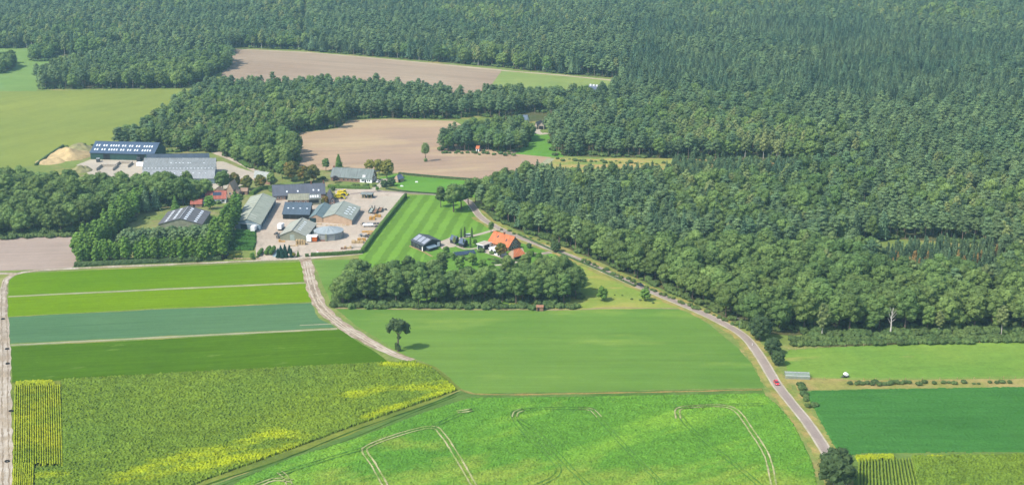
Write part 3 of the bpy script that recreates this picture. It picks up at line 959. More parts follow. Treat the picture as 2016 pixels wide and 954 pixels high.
reg('lonetwin', 'elm_tree', crown_mesh('elm_crown', [(-1.2, 0, 9.5, 1.9, 1.9, 3.4), (1.3, 0, 9.2, 1.9, 1.9, 3.2), (0, 0, 11.5, 2.2, 2.2, 2.6), (-1.8, 0, 12, 1.3, 1.3, 1.8), (1.8, 0, 11.6, 1.3, 1.3, 1.8), (0, 0, 7.6, 1.5, 1.5, 2), (.6, .3, 13.6, 1.2, 1.2, 1.3), (-.7, 0, 14, 1, 1, 1.1), (0, 0, 1.3, 1.5, 1.5, 1.6)], M['birch'], 13, .9, 219),
    trunk_mesh('elm_trunk', 9.5, .3, M['bark'], [(1, .9, 6), (1.2, .9, 6)], 93))

NOBJ = {}


def spawn(kind, x, y, s=1.0, label=None, group=None, cat='tree', var=None, rz=None, sz=None, z=0.0):
    P = PROTO[kind]
    var = random.randrange(len(P)) if var is None else var
    p = P[var % len(P)]
    t = thing(p['name'], label, cat, (x, y, z), group, random.uniform(0, 6.28) if rz is None else rz)
    t.scale = (s, s, sz or s)
    for part in ('crown', 'trunk'):
        nm = ('leaves', 'stem')[part == 'trunk'] if 'shrub' in p['name'] else part
        if p['first'] is None or part not in p['first']:
            o = bpy.data.objects.new(nm, p[part])
            p.setdefault('o', {})[part] = o
        else:
            o = p['o'][part].copy()
        COL.objects.link(o)
        o.parent = t
    p['first'] = True and {'crown': 1, 'trunk': 1}
    NOBJ[kind] = NOBJ.get(kind, 0) + 1
    return t


def tree_at(kind, px, py, s=1.0, label=None, group=None, **kw):
    p = at(px, py)
    return spawn(kind, p.x, p.y, s, label, group, **kw)


# woods: (place text, polygon of trunk feet in the photo, kinds with weights, spacing m, scale range)
WOODS = [
    ('in the far wood along the top left', [(-260, -75), (606, -75), (590, 98), (462, 94), (455, 108), (300, 106), (230, 106), (130, 112), (60, 96), (-260, 96)], dict(pine=.68, birch=.14, oak=.12, spruce=.06), 7.2, (.75, 1.2)),
    ('in the pale row edging the far wood', [(190, 72), (300, 72), (460, 84), (590, 92), (590, 99), (455, 93), (300, 84), (190, 82)], dict(birch=.7, oak=.3), 6.5, (.8, 1.05)),
    ('in the far wood behind the brown field', [(616, -75), (2350, -75), (2350, 55), (1250, 62), (1230, 155), (1110, 146), (985, 133), (850, 121), (600, 100)], dict(pine=.58, spruce=.26, birch=.06, oak=.1), 7.2, (.75, 1.2)),
    ('in the dense spruce stand at upper right', [(1256, 62), (2350, 55), (2350, 250), (1900, 215), (1620, 225), (1232, 180), (1236, 155)], dict(spruce=.82, pine=.18), 7.0, (.72, 1.2)),
    ('in the pine forest right of the small farm', [(1225, 158), (1232, 183), (1620, 228), (1900, 218), (2350, 254), (2350, 330), (1500, 316), (1320, 312), (1092, 307), (1078, 262), (1100, 236), (1170, 205), (1215, 180)], dict(pine=.8, oak=.14, birch=.06), 7.0, (.7, 1.1)),
    ('in the mixed wood above the country road', [(1048, 366), (1330, 374), (1500, 368), (1640, 345), (1660, 324), (1720, 330), (1760, 470), (1600, 495), (1350, 515), (1200, 495), (1010, 425), (990, 395)], dict(spruce=.2, pine=.44, oak=.28, birch=.08), 6.9, (.7, 1.08)),
    ('in the belt of low young conifers under the yellow clearing', [(1050, 343), (1330, 340), (1500, 332), (1650, 326), (1640, 343), (1500, 364), (1330, 372), (1050, 364)], dict(spruce=.6, pine=.4), 5.0, (.35, .52)),
    ('in the young thicket at the right end of the yellow clearing', [(1320, 319), (1660, 323), (1500, 333), (1330, 341)], dict(pine=.7, spruce=.3), 5.0, (.3, .45)),
    ('in the pine forest at the right edge', [(1720, 328), (2350, 328), (2350, 530), (1960, 520), (1930, 480), (1760, 470)], dict(pine=.88, birch=.06, oak=.06), 6.9, (.7, 1.05)),
    ('in the broadleaf wood above the grazed field', [(1200, 500), (1350, 520), (1600, 500), (1750, 530), (1960, 528), (2350, 535), (2350, 648), (1760, 655), (1620, 657), (1560, 660), (1484, 654), (1440, 631), (1380, 602), (1300, 567), (1240, 542)], dict(oak=.8, birch=.07, pine=.13), 7.8, (.75, 1.18)),
    ('in the wood edge beside the country road', [(990, 397), (1010, 428), (1200, 498), (1240, 542), (1180, 515), (1120, 490), (1060, 468), (1003, 446), (972, 431), (944, 408)], dict(oak=.7, spruce=.12, pine=.18), 6.5, (.8, 1.05)),
    ('in the clump at the bend of the road', [(950, 392), (985, 372), (1030, 362), (1052, 364), (990, 400), (952, 404)], dict(oak=1.0), 7.5, (.75, .95)),
    ('in the wood between the two brown fields', [(225, 298), (330, 290), (350, 300), (430, 300), (560, 272), (600, 259), (665, 252), (685, 235), (760, 233), (895, 235), (930, 228), (1045, 240), (1090, 232), (1160, 212), (1215, 190), (1150, 194), (1100, 200), (950, 198), (925, 214), (870, 196), (750, 184), (650, 180), (480, 182), (415, 180), (370, 207), (300, 255)], dict(pine=.62, oak=.28, birch=.1), 6.4, (.75, 1.0)),
    ('in the oak wood behind the big grey barn', [(425, 295), (555, 272), (592, 312), (575, 338), (540, 343), (500, 335), (470, 322), (440, 308)], dict(oak=1.0), 7.4, (.75, 1.0)),
    ('in the dark wood at the end of the left pasture', [(76, 176), (355, 174), (405, 158), (458, 130), (455, 118), (240, 113), (110, 140), (72, 160)], dict(pine=.6, oak=.4), 6.5, (.75, .98)),
    ('in the round clump at the pasture corner', [(55, 118), (70, 122), (100, 120), (110, 108), (60, 106)], dict(oak=1.0), 7.0, (.7, .9)),
    ('in the copse at the far left edge', [(-150, 158), (0, 146), (34, 132), (28, 124), (-150, 124)], dict(oak=1.0), 7.0, (.7, .95)),
    ('in the oak wood on the left', [(-220, 470), (0, 466), (142, 460), (200, 438), (232, 408), (170, 385), (150, 374), (0, 370), (-220, 370)], dict(oak=1.0), 7.6, (.72, .98)),
    ('in the tree belt hiding the big grey barn', [(195, 386), (300, 386), (410, 394), (400, 402), (330, 410), (300, 402), (240, 425), (228, 420)], dict(oak=1.0), 7.0, (.9, 1.12)),
    ('in the small wood below the far brown field', [(862, 300), (940, 297), (1010, 302), (1034, 290), (1050, 269), (1030, 262), (940, 268), (872, 283)], dict(pine=.6, oak=.4), 6.2, (.72, .95)),
    ('in the oak copse beside the lawn', [(655, 592), (672, 603), (1120, 604), (1150, 585), (1140, 562), (1060, 558), (960, 578), (870, 572), (780, 560), (690, 565)], dict(oak=1.0), 7.4, (.82, 1.02)),
    ('in the left row around the patterned barn', [(160, 518), (190, 505), (290, 408), (272, 404), (148, 510)], dict(poplar=1.0), 4.0, (.9, 1.15)),
    ('in the front row around the patterned barn', [(150, 522), (430, 513), (430, 505), (152, 512)], dict(poplar=1.0), 3.4, (.8, 1.0)),
    ('in the second row before the patterned barn', [(238, 492), (418, 484), (418, 476), (240, 483)], dict(pale=1.0), 3.6, (1.1, 1.35)),
    ('in the right row around the patterned barn', [(415, 510), (440, 512), (472, 432), (470, 418), (440, 455), (416, 480)], dict(poplar=1.0), 4.2, (.85, 1.1)),
]
HOLES = [A2(q) for q in (
    [(1148, 164), (1205, 164), (1205, 200), (1165, 212), (1148, 200)], [(1018, 222), (1080, 222), (1085, 262), (1040, 275), (1015, 250)],
    [(1738, 500), (1968, 500), (1968, 560), (1738, 560)],
    )]
KDESC = dict(oak=('round-crowned dark green oak', 'oaks'), pine=('grey-green pine with clumped needles', 'pines'), birch=('pale yellow-green slender birch', 'birches'),
             spruce=('pointed blue-green spruce', 'spruces'), poplar=('narrow bright green alder', 'alders'), pale=('low grey-green willow', 'willows'))
pts_all = {k: [] for k in KDESC}
UND = []
for wi, (place, poly, kinds, sp, sr) in enumerate(WOODS):
    P = A2(poly)
    x0, y0 = P.min(0)
    x1, y1 = P.max(0)
    xs, ys = np.meshgrid(np.arange(x0, x1 + sp, sp), np.arange(y0, y1 + sp, sp * .87))
    xs = xs + (np.arange(xs.shape[0]) % 2)[:, None] * sp / 2
    X = (xs + rng.uniform(-.38, .38, xs.shape) * sp).ravel()
    Y = (ys + rng.uniform(-.38, .38, ys.shape) * sp).ravel()
    ok = inside(X, Y, P) & (rng.uniform(0, 1, len(X)) > (.05 if sp > 4.7 else 0))
    ok &= ~((np.sin(X * .063 + 1.3 * wi) * np.sin(Y * .058 + X * .02) > .93) & (wi in (0, 2, 3, 4, 5, 7, 8)))
    for h_ in HOLES:
        ok &= ~inside(X, Y, h_)
    zf = 0.010 + 0.0004 * wi
    sheet('woodland_floor', poly, m_wood, zf)
    na = int((x1 - x0) * (y1 - y0) / (13 if kinds.get('oak', 0) > .5 else 30))
    ux, uy = rng.uniform(x0, x1, na), rng.uniform(y0, y1, na)
    uo = inside(ux, uy, P)
    for h_ in HOLES:
        uo &= ~inside(ux, uy, h_)
    UND.append(np.stack([ux[uo], uy[uo], rng.uniform(.6, 1.6, uo.sum())], 1))
    # clumps: kinds gather in patches
    X, Y = X[ok], Y[ok]
    nz = np.sin(X * .021 + wi) + np.sin(Y * .017 + X * .011 + 2 * wi) + rng.normal(0, .9, len(X))
    rank = nz.argsort().argsort() / max(1, len(nz))
    names, cum, acc = list(kinds), [], 0
    for k in names:
        acc += kinds[k]
        cum.append(acc)
    S = rng.uniform(sr[0], sr[1], len(X))
    for x, y, r_, s in zip(X, Y, rank, S):
        k = names[next((i for i, q in enumerate(cum) if r_ <= q + 1e-6), len(names) - 1)]
        pts_all[k].append((x, y, s, wi))

NPTS = {}
for k, pts in pts_all.items():
    a = np.array(pts)
    sx, sy, dep = project(a[:, 0], a[:, 1], 12.0)
    vis = (sx > -20) & (sx < W + 20) & (sy > -10) & (sy < Hh + 30)
    score = np.where(vis, a[:, 2] / dep, 0)
    order = np.argsort(-score)
    used = {kk: 0 for kk in ()}
    nmax = 285 if k in ('oak', 'pine', 'spruce', 'birch') else 300
    one = order[:nmax]
    one = one[score[one] > 0]
    for i in one:
        x, y, s, wi = a[i]
        d = KDESC[k]
        spawn(k, float(x), float(y), float(s), f'{d[0]} {WOODS[int(wi)][0]}', f'{d[1]} {WOODS[int(wi)][0]}')
    rest = np.setdiff1d(np.arange(len(a)), one)
    NPTS[k] = (len(one), len(rest), a[rest])


def scatter(name, kind, a):
    n = len(a)
    me = bpy.data.meshes.new(name)
    me.from_pydata([(float(x), float(y), 0.0) for x, y in a[:, :2]], [], [])
    V = len(PROTO[kind])
    rot = np.zeros((n, 3), np.float32)
    rot[:, 2] = rng.uniform(0, 6.28, n)
    rot[:, :2] = rng.normal(0, .035, (n, 2))
    scl = np.repeat(a[:, 2:3], 3, 1).astype(np.float32)
    scl[:, 2] *= rng.uniform(.8, 1.18, n)
    for nm, typ, dat in (('rot', 'FLOAT_VECTOR', rot), ('scl', 'FLOAT_VECTOR', scl)):
        q = me.attributes.new(nm, typ, 'POINT')
        q.data.foreach_set('vector', dat.ravel())
    q = me.attributes.new('var', 'INT', 'POINT')
    q.data.foreach_set('value', rng.integers(0, V, n).astype(np.int32))
    o = bpy.data.objects.new(name, me)
    COL.objects.link(o)
    tag(o, kind='stuff')
    ng = bpy.data.node_groups.new(name, 'GeometryNodeTree')
    ng.interface.new_socket('Geometry', in_out='INPUT', socket_type='NodeSocketGeometry')
    ng.interface.new_socket('Geometry', in_out='OUTPUT', socket_type='NodeSocketGeometry')
    N, L = ng.nodes, ng.links
    gi, go = N.new('NodeGroupInput'), N.new('NodeGroupOutput')
    join = N.new('GeometryNodeJoinGeometry')
    L.new(join.outputs[0], go.inputs[0])

    def attr(nm, typ):
        q = N.new('GeometryNodeInputNamedAttribute')
        q.data_type = typ
        q.inputs['Name'].default_value = nm
        return q.outputs['Attribute']
    ar, as_, av = attr('rot', 'FLOAT_VECTOR'), attr('scl', 'FLOAT_VECTOR'), attr('var', 'INT')
    for v in range(V):
        j2 = N.new('GeometryNodeJoinGeometry')
        for part in ('crown', 'trunk'):
            oi = N.new('GeometryNodeObjectInfo')
            oi.inputs['Object'].default_value = PROTO[kind][v]['o'][part]
            L.new(oi.outputs['Geometry'], j2.inputs[0])
        gt = N.new('GeometryNodeGeometryToInstance')
        L.new(j2.outputs[0], gt.inputs[0])
        cp = N.new('FunctionNodeCompare')
        cp.data_type = 'INT'
        cp.operation = 'EQUAL'
        L.new(av, cp.inputs[2])
        cp.inputs[3].default_value = v
        ip = N.new('GeometryNodeInstanceOnPoints')
        L.new(gi.outputs[0], ip.inputs['Points'])
        L.new(cp.outputs[0], ip.inputs['Selection'])
        L.new(gt.outputs[0], ip.inputs['Instance'])
        L.new(ar, ip.inputs['Rotation'])
        L.new(as_, ip.inputs['Scale'])
        L.new(ip.outputs[0], join.inputs[0])
    md = o.modifiers.new('trees', 'NODES')
    md.node_group = ng
    return o


for k, nm in (('oak', 'oak_woodland'), ('pine', 'pine_forest'), ('spruce', 'spruce_forest'), ('birch', 'birch_woodland'), ('poplar', 'alder_row'), ('pale', 'willow_row')):
    if len(NPTS[k][2]):
        scatter(nm, k, NPTS[k][2])
print('TREES', {k: (v[0], v[1]) for k, v in NPTS.items()})


tree_at('shrub', 1602, 800, 1.0, 'dark green bush at the corner of the dense green field', cat='shrub', var=0)
tree_at('shrub', 1585, 782, .8, 'small dark bush on the right road verge below the netting cage', cat='shrub', var=1)
# single trees that stand apart: kind, px, py (foot), scale, label
for kind, px, py, s, lab in (
    ('loneoak', 784, 691, 1.14, 'lone oak with open crown at the end of the rutted track'),
    ('lonetwin', 838, 318, .95, 'lone two-stemmed elm standing in the brown field'),
    ('oak', 893, 417, 1.2, 'big spreading oak beside the road bend above the striped lawn'),
    ('oak', 868, 408, .8, 'smaller oak at the corner of the striped lawn'),
    ('oak', 922, 402, .95, 'oak leaning over the road bend at the top of the striped lawn'),
    ('oak', 908, 411, 1.05, 'second spreading oak of the clump at the road bend'),
    ('oak', 936, 398, .9, 'oak joining the bend clump to the forest edge'),
    ('rust', 575, 357, 1.0, 'left bronze-tinged oak behind the dark-roofed farmhouse'),
    ('rust', 600, 362, .9, 'middle bronze-tinged oak behind the dark-roofed farmhouse'),
    ('rust', 618, 358, .85, 'right bronze-tinged oak behind the dark-roofed farmhouse'),
    ('rust', 462, 372, .8, 'bronze oak in front of the sand-coloured gable'),
    ('rust', 486, 374, .72, 'thin bronze oak left of the pale-roofed shed'),
    ('rust', 513, 372, .7, 'bronze oak in front of the pale-roofed shed'),
    ('oak', 439, 376, .85, 'dark oak at the right end of the big grey barn'),
    ('oak', 642, 337, .6, 'small round oak left of the grey-tiled farmhouse'),
    ('limecone', 667, 332, 1.0, 'dark cone-shaped tree behind the grey-tiled farmhouse'),
    ('yellow', 728, 338, .85, 'yellowing tree peeping over the grey-tiled farmhouse roof'),
    ('yellow', 762, 353, 1.3, 'broad yellowing lime tree right of the grey-tiled farmhouse'),
    ('yellow', 746, 345, 1.05, 'yellowing lime tree close to the grey farmhouse gable'),
    ('darkshrub', 757, 368, .8, 'dark bush beside the grey farmhouse drive'),
    ('darkshrub', 770, 366, .9, 'dark bush in front of the slate garden house'),
    ('purple', 661, 360, .95, 'copper-leaved tree against the grey farmhouse wall'),
    ('lime', 743, 376, .35, 'small tree on the grass island beside the shelter'),
    ('limecone', 346, 418, 1.0, 'bright green broad conifer behind the patterned barn'),
    ('spruce', 288, 418, .95, 'dark spruce beside the barn paddock'),
    ('spruce', 308, 414, .85, 'slim dark spruce left of the bright conifer'),
    ('lime', 413, 412, 1.0, 'bright round tree in front of the red-roofed house'),
    ('rust', 641, 404, .42, 'small garden tree before the dark-roofed farmhouse'),
    ('darkshrub', 656, 375, .5, 'round dark bush beside the yellow vehicles'),
    ('rust', 986, 506, .6, 'airy tree in front of the orange-roofed house'),
    ('oak', 967, 458, .38, 'dark bushy tree at the roadside by the orange house'),
    ('bigdark', 1094, 496, .48, 'dark tree leaning over the country road'),
    ('lime', 1186, 592, .85, 'round green bush in the rough meadow'),
    ('lime', 1270, 592, .75, 'round green tree on the field side of the road'),
    ('birch', 1618, 663, .95, 'tall birch with white stem in front of the broadleaf wood'),
    ('birch', 1971, 658, .85, 'pale birch near the right end of the wood edge'),
    ('birch', 1848, 658, .75, 'grey-green birch in the scrub of the wood edge'),
    ('bigdark', 1496, 668, .9, 'dark tree by the road end of the broadleaf wood'),
    ('bigdark', 1520, 697, .62, 'dark bushy tree right beside the road verge'),
    ('bigdark', 1531, 718, .5, 'lower dark bush above the netting cage'),
    ('bigdark', 1644, 958, 1.12, 'broad dark tree at the bottom end of the road'),
    ('oak', 1255, 547, .85, 'round oak standing forward beside the road'),
    ('lime', 878, 503, .62, 'garden tree beside the black barn'),
    ('lime', 930, 522, .8, 'light green tree at the edge of the copse by the garden'),
    ('lime', 905, 530, .85, 'light green tree above the copse left of the garden path'),
    ('lime', 950, 532, .7, 'light green tree above the copse under the garden path'),
    ('oak', 1075, 540, .62, 'rounded tree filling the corner of the garden'),
    ('oak', 1110, 538, .66, 'rounded tree beside the road below the orange house'),
    ('birch', 895, 484, .38, 'thin silvery tree in front of the blue-roofed shed'),
    ('lime', 935, 482, .42, 'green garden tree left of the white annex'),
    ('darkcone', 908, 468, 1.05, 'dark cypress behind the blue-roofed shed'),
    ('darkcone', 915, 467, 1.2, 'tall dark cypress next to the white van'),
    ('darkcone', 929, 468, 1.2, 'dark cypress right of the white van'),
    ('darkcone', 913, 487, 1.0, 'dark cypress in front of the blue-roofed shed'),
    ('darkcone', 926, 486, 1.2, 'dark cypress left of the white annex'),
    ('lime', 1005, 298, .3, 'small tree by the wood edge'),
    ('oak', 268, 424, .8, 'round oak above the upper end of the left alder row'),
    ('oak', 327, 406, .75, 'oak between the dark spruces and the bright conifer'),
    ('oak', 382, 404, .6, 'small oak left of the red-tiled outbuilding'),
    ('oak', 534, 366, .55, 'small oak between the pale-roofed shed and the dark farmhouse'),
    ('oak', 556, 352, .8, 'oak at the left end of the three bronze oaks'),
    ('shrub', 968, 500, 1.0, 'rounded shrub before the white veranda'),
    ('shrub', 948, 496, 1.2, 'garden shrub before the white glazed annex'),
    ('lime', 1048, 505, .4, 'small green tree right of the orange-roofed garage'),
    ('lime', 1062, 512, .5, 'green tree at the end of the garage drive'),
    ('darkshrub', 1042, 488, .5, 'dark bush behind the orange-roofed garage'),
    ('oak', 1000, 538, .6, 'oak standing just below the pale garden path'),
    ('lime', 968, 545, .8, 'light green tree at the back of the copse below the garden'),
    ('oak', 870, 545, .8, 'oak at the back of the copse below the black barn'),
    ('oak', 1035, 530, .55, 'oak between the garden path and the garage drive'),
    ('lime', 892, 512, .5, 'green tree left of the solar array'),
    ('lime', 726, 389, .22, 'tiny tree on the concrete yard beside the shelter'),
    ('lime', 497, 510, .42, 'light green nursery tree beside the bean tunnel'),
):
    if lab == 'small tree by the wood edge':
        continue
    tree_at(kind, px, py, s, lab, cat='bush' if 'bush' in lab else 'tree', rz=0.15 if kind.startswith('lone') else None)

# young spruces and dry ones in the small plantation
for i in range(270):
    x, y = random.uniform(1738, 1968), random.uniform(500, 560)
    dry = random.random() < (.65 if 1760 < x < 1905 and y > 528 else .06)
    tree_at('dryspruce' if dry else 'youngspruce', x, y, random.uniform(.9, 1.4),
            'slender rust-coloured young spruce in the small plantation' if dry else 'slender grey-green young spruce in the small plantation',
            'rust-coloured young spruces' if dry else 'green young spruces')
# conifers wrapped in nursery green, in a line
for i, (x, y) in enumerate(((548, 507), (556, 507.5), (564, 507), (574, 506.5), (553, 499), (561, 499), (570, 498))):
    tree_at('netted', x, y, random.uniform(.9, 1.1), 'blue-green nursery conifer in the block beside the track junction', 'nursery conifers', cat='conifer')
tree_at('limecone', 587, 505, .33, 'small dark cone tree right of the nursery conifers')
tree_at('yellow', 579, 507, .28, 'low yellow-green bush between the nursery conifers', cat='bush')

# shrubs along wood edges
SHR = [((1560, 672), (2050, 664), 60, (.9, 1.5), 'low shrub in the scrub belt below the broadleaf wood'),
       ((1560, 680), (2050, 671), 50, (.9, 1.3), 'low shrub in the scrub belt below the broadleaf wood'),
       ((1600, 663), (2050, 655), 30, (1.2, 2.0), 'tall shrub at the foot of the broadleaf wood'),
       ((655, 604), (1135, 607), 50, (.9, 1.5), 'low shrub at the foot of the oak copse'),
       ((1675, 757), (1780, 755), 14, (.6, 1.0), 'dark bush in the dry margin between the two right fields'),
       ((1790, 756), (1990, 754), 14, (.4, .9), 'dark bush in the dry margin between the two right fields'),
       ((1575, 756), (1590, 800), 5, (.7, 1.2), 'dark bush on the right verge of the road'),
       ((60, 523), (60, 523), 0, (1, 1), ''),
       ((1100, 315), (1500, 332), 40, (.5, 1.2), 'small bush in the yellow clearing'),
       ((250, 420), (330, 440), 6, (.4, .8), 'bush in the paddock of the patterned barn'),
       ((430, 382), (475, 392), 9, (.8, 1.4), 'garden bush beside the sandy outbuildings'),
       ((385, 398), (440, 400), 8, (.7, 1.3), 'garden bush in front of the red-roofed house'),
       ((536, 378), (640, 352), 8, (.6, 1.2), 'bush in the garden behind the dark-roofed farmhouse'),
       ((655, 367), (735, 366), 10, (.5, .9), 'flowering bush between the hedge and the grey farmhouse'),
       ((330, 298), (425, 296), 12, (.7, 1.4), 'wild bush behind the dark-roofed barn'),
       ((620, 398), (648, 400), 5, (.6, 1.0), 'garden bush below the dark-roofed farmhouse'),
       ((870, 505), (935, 512), 9, (.6, 1.1), 'garden bush at the copse edge below the solar array'),
       ((960, 512), (1040, 516), 9, (.5, .9), 'garden bush along the pale garden path'),
       ((1150, 515), (1460, 645), 34, (.4, .9), 'low bush on the wood side of the road'),
       ((120, 290), (200, 285), 8, (.5, 1.0), 'wild bush behind the sand heap'),
       ((1190, 575), (1290, 598), 7, (.25, .5), 'tiny bush in the rough meadow by the road'),
       ((1040, 500), (1090, 512), 8, (.6, 1.0), 'garden bush right of the orange house'),
       ((500, 512), (512, 500), 3, (.5, .7), 'low bush beside the bean tunnel'),
       ((225, 300), (330, 292), 14, (.8, 1.3), 'shrub at the foot of the wood behind the blue barn'),
       ((985, 452), (1090, 482), 8, (.4, .7), 'low bush on the garden side of the road'),
       ((870, 300), (1010, 306), 18, (.7, 1.1), 'shrub at the foot of the small wood'),
       ((0, 470), (142, 464), 22, (.9, 1.4), 'shrub at the foot of the left oak wood')]
cand = []
for (a, b, n, sr, lab) in SHR:
    for i in range(n):
        t = (i + random.uniform(-.3, .3)) / max(1, n - 1)
        x, y = a[0] + (b[0] - a[0]) * t, a[1] + (b[1] - a[1]) * t + random.uniform(-2, 2)
        s = random.uniform(*sr)
        cand.append((s * pxs(y) * (-10 < x < W + 10), x, y, s, lab))
cand.sort(key=lambda q: -q[0])
for (q_, x, y, s, lab) in cand[:285]:
    tree_at('shrub', x, y, s, lab, lab.replace('shrub', 'shrubs').replace('bush', 'bushes'), cat='shrub')
UND.append(np.array([[at(x, y).x, at(x, y).y, s] for (q_, x, y, s, lab) in cand[285:]]))
scatter('undergrowth', 'shrub', np.concatenate(UND))

# dead white birch at the wood edge
p = at(1752, 661)
t = thing('dead_birch', 'dead birch with bare white trunk at the wood edge', 'tree', p)
mb = MB()
q = Vector(p)
K = [Vector((0, 0, -.2)), Vector((.2, 0, 5)), Vector((0, 0, 9)), Vector((.5, 0, 14))]
for i in range(3):
    mb.tube(p + K[i], p + K[i + 1], .42 - .1 * i, .32 - .1 * i, 7)
mb.build('trunk', M['birchbark'], t)
for (z, dx, dy, dz) in ((6, -1.8, 0, 3), (8, -1.5, .5, 4), (8.5, 2.4, 0, 3), (10, 1.8, -.4, 3), (11, -1.2, 0, 3.5), (7, 2.2, .6, 1.5)):
    mb = MB()
    mb.tube(p + Vector((.1, 0, z)), p + Vector((dx, dy, z + dz)), .14, .04, 5)
    mb.build('branch', M['birchbark'], t)


# ------------------------------------------------------------------ hedges
def hedge(pts_px, w, h, label, mt='hedge', name='hedge', z=0.0):
    L = smooth_line([at(*q) for q in pts_px], 0.8)
    v, f = [], []
    prof = [(-.5, 0), (-.54, .5), (-.46, .92), (-.2, 1.02), (.2, 1.0), (.46, .92), (.54, .5), (.5, 0)]
    n = len(L)
    m = len(prof)
    r = random.Random(len(L))
    for i, p in enumerate(L):
        d = (L[min(i + 1, n - 1)] - L[max(i - 1, 0)]).normalized()
        q = Vector((-d.y, d.x, 0))
        for (a, b) in prof:
            x = p + q * (a * w * r.uniform(.85, 1.15))
            v.append((x.x, x.y, z + b * h * (r.uniform(.9, 1.1) if b else 1)))
        if i:
            k = m * (i - 1)
            f += [(k + j, k + j + 1, k + m + j + 1, k + m + j) for j in range(m - 1)]
    f += [tuple(range(m)), tuple(reversed(range(m * (n - 1), m * n)))]
    lv = []
    for i in range(int(n * 14)):
        p = L[r.randrange(n)]
        j = r.randrange(n - 1)
        d = (L[j + 1] - L[j]).normalized()
        q = Vector((-d.y, d.x, 0))
        a, b = prof[r.randrange(m)]
        x = L[j] + d * r.uniform(0, .8) + q * (a * w * 1.05) + Vector((0, 0, z + b * h * r.uniform(.9, 1.08)))
        e1 = Vector((r.gauss(0, 1), r.gauss(0, 1), r.gauss(0, .6))).normalized() * .25
        e2 = Vector((r.gauss(0, 1), r.gauss(0, 1), r.gauss(0, .6))).normalized() * .2
        k = len(v)
        v += [tuple(x - e1), tuple(x - e2), tuple(x + e1), tuple(x + e2)]
        f.append((k, k + 1, k + 2, k + 3))
    o = mesh_obj(name, v, f, M[mt], None, L[0])
    return tag(o, label, 'hedge')


hedge([(714, 497), (740, 461), (770, 423), (797, 390)], 2.0, 2.6, 'tall clipped hedge between the concrete yard and the striped lawn')
hedge([(612, 504), (660, 502), (713, 498)], 2.0, 1.9, 'clipped hedge below the yard, right of the track junction')
hedge([(601, 505), (608, 504.5)], 1.8, 1.6, 'short dark hedge stub at the yard entrance', 'dark')
hedge([(646, 369), (690, 371.5), (728, 372)], 1.8, 2.0, 'clipped hedge in front of the grey-tiled farmhouse')
hedge([(785, 343), (860, 350), (955, 357)], 1.4, 1.5, 'dark low hedge between the brown field and the paddock', 'dark')
hedge([(760, 372), (800, 378), (870, 383)], 1.0, 1.0, 'low hedge along the lane below the paddock', 'dark')
hedge([(798, 391), (799, 388)], 1.6, 3.0, 'dark upright bush at the end of the tall hedge', 'dark')
hedge([(495, 384), (512, 374), (535, 372)], 3.0, 2.2, 'loose green hedge behind the long pale-roofed barn')
hedge([(968, 519), (990, 517), (1016, 512)], 1.2, 1.0, 'low garden hedge below the white annex', 'dark')
hedge([(1020, 462), (1060, 480), (1100, 498), (1180, 532), (1250, 564)], .9, .8, 'low dark hedge between the road and the garden', 'dark')
hedge([(440, 306), (460, 310), (490, 330)], 3.5, 2.0, 'rough hedge along the path behind the grey barn')
hedge([(70, 326), (100, 304), (125, 288)], 1.6, 1.4, 'dark hedge strip between the pasture and the sand heap', 'dark')
hedge([(147, 524), (300, 517), (436, 511)], 3.0, 2.4, 'low dense hedge at the foot of the front alder row', 'dark')

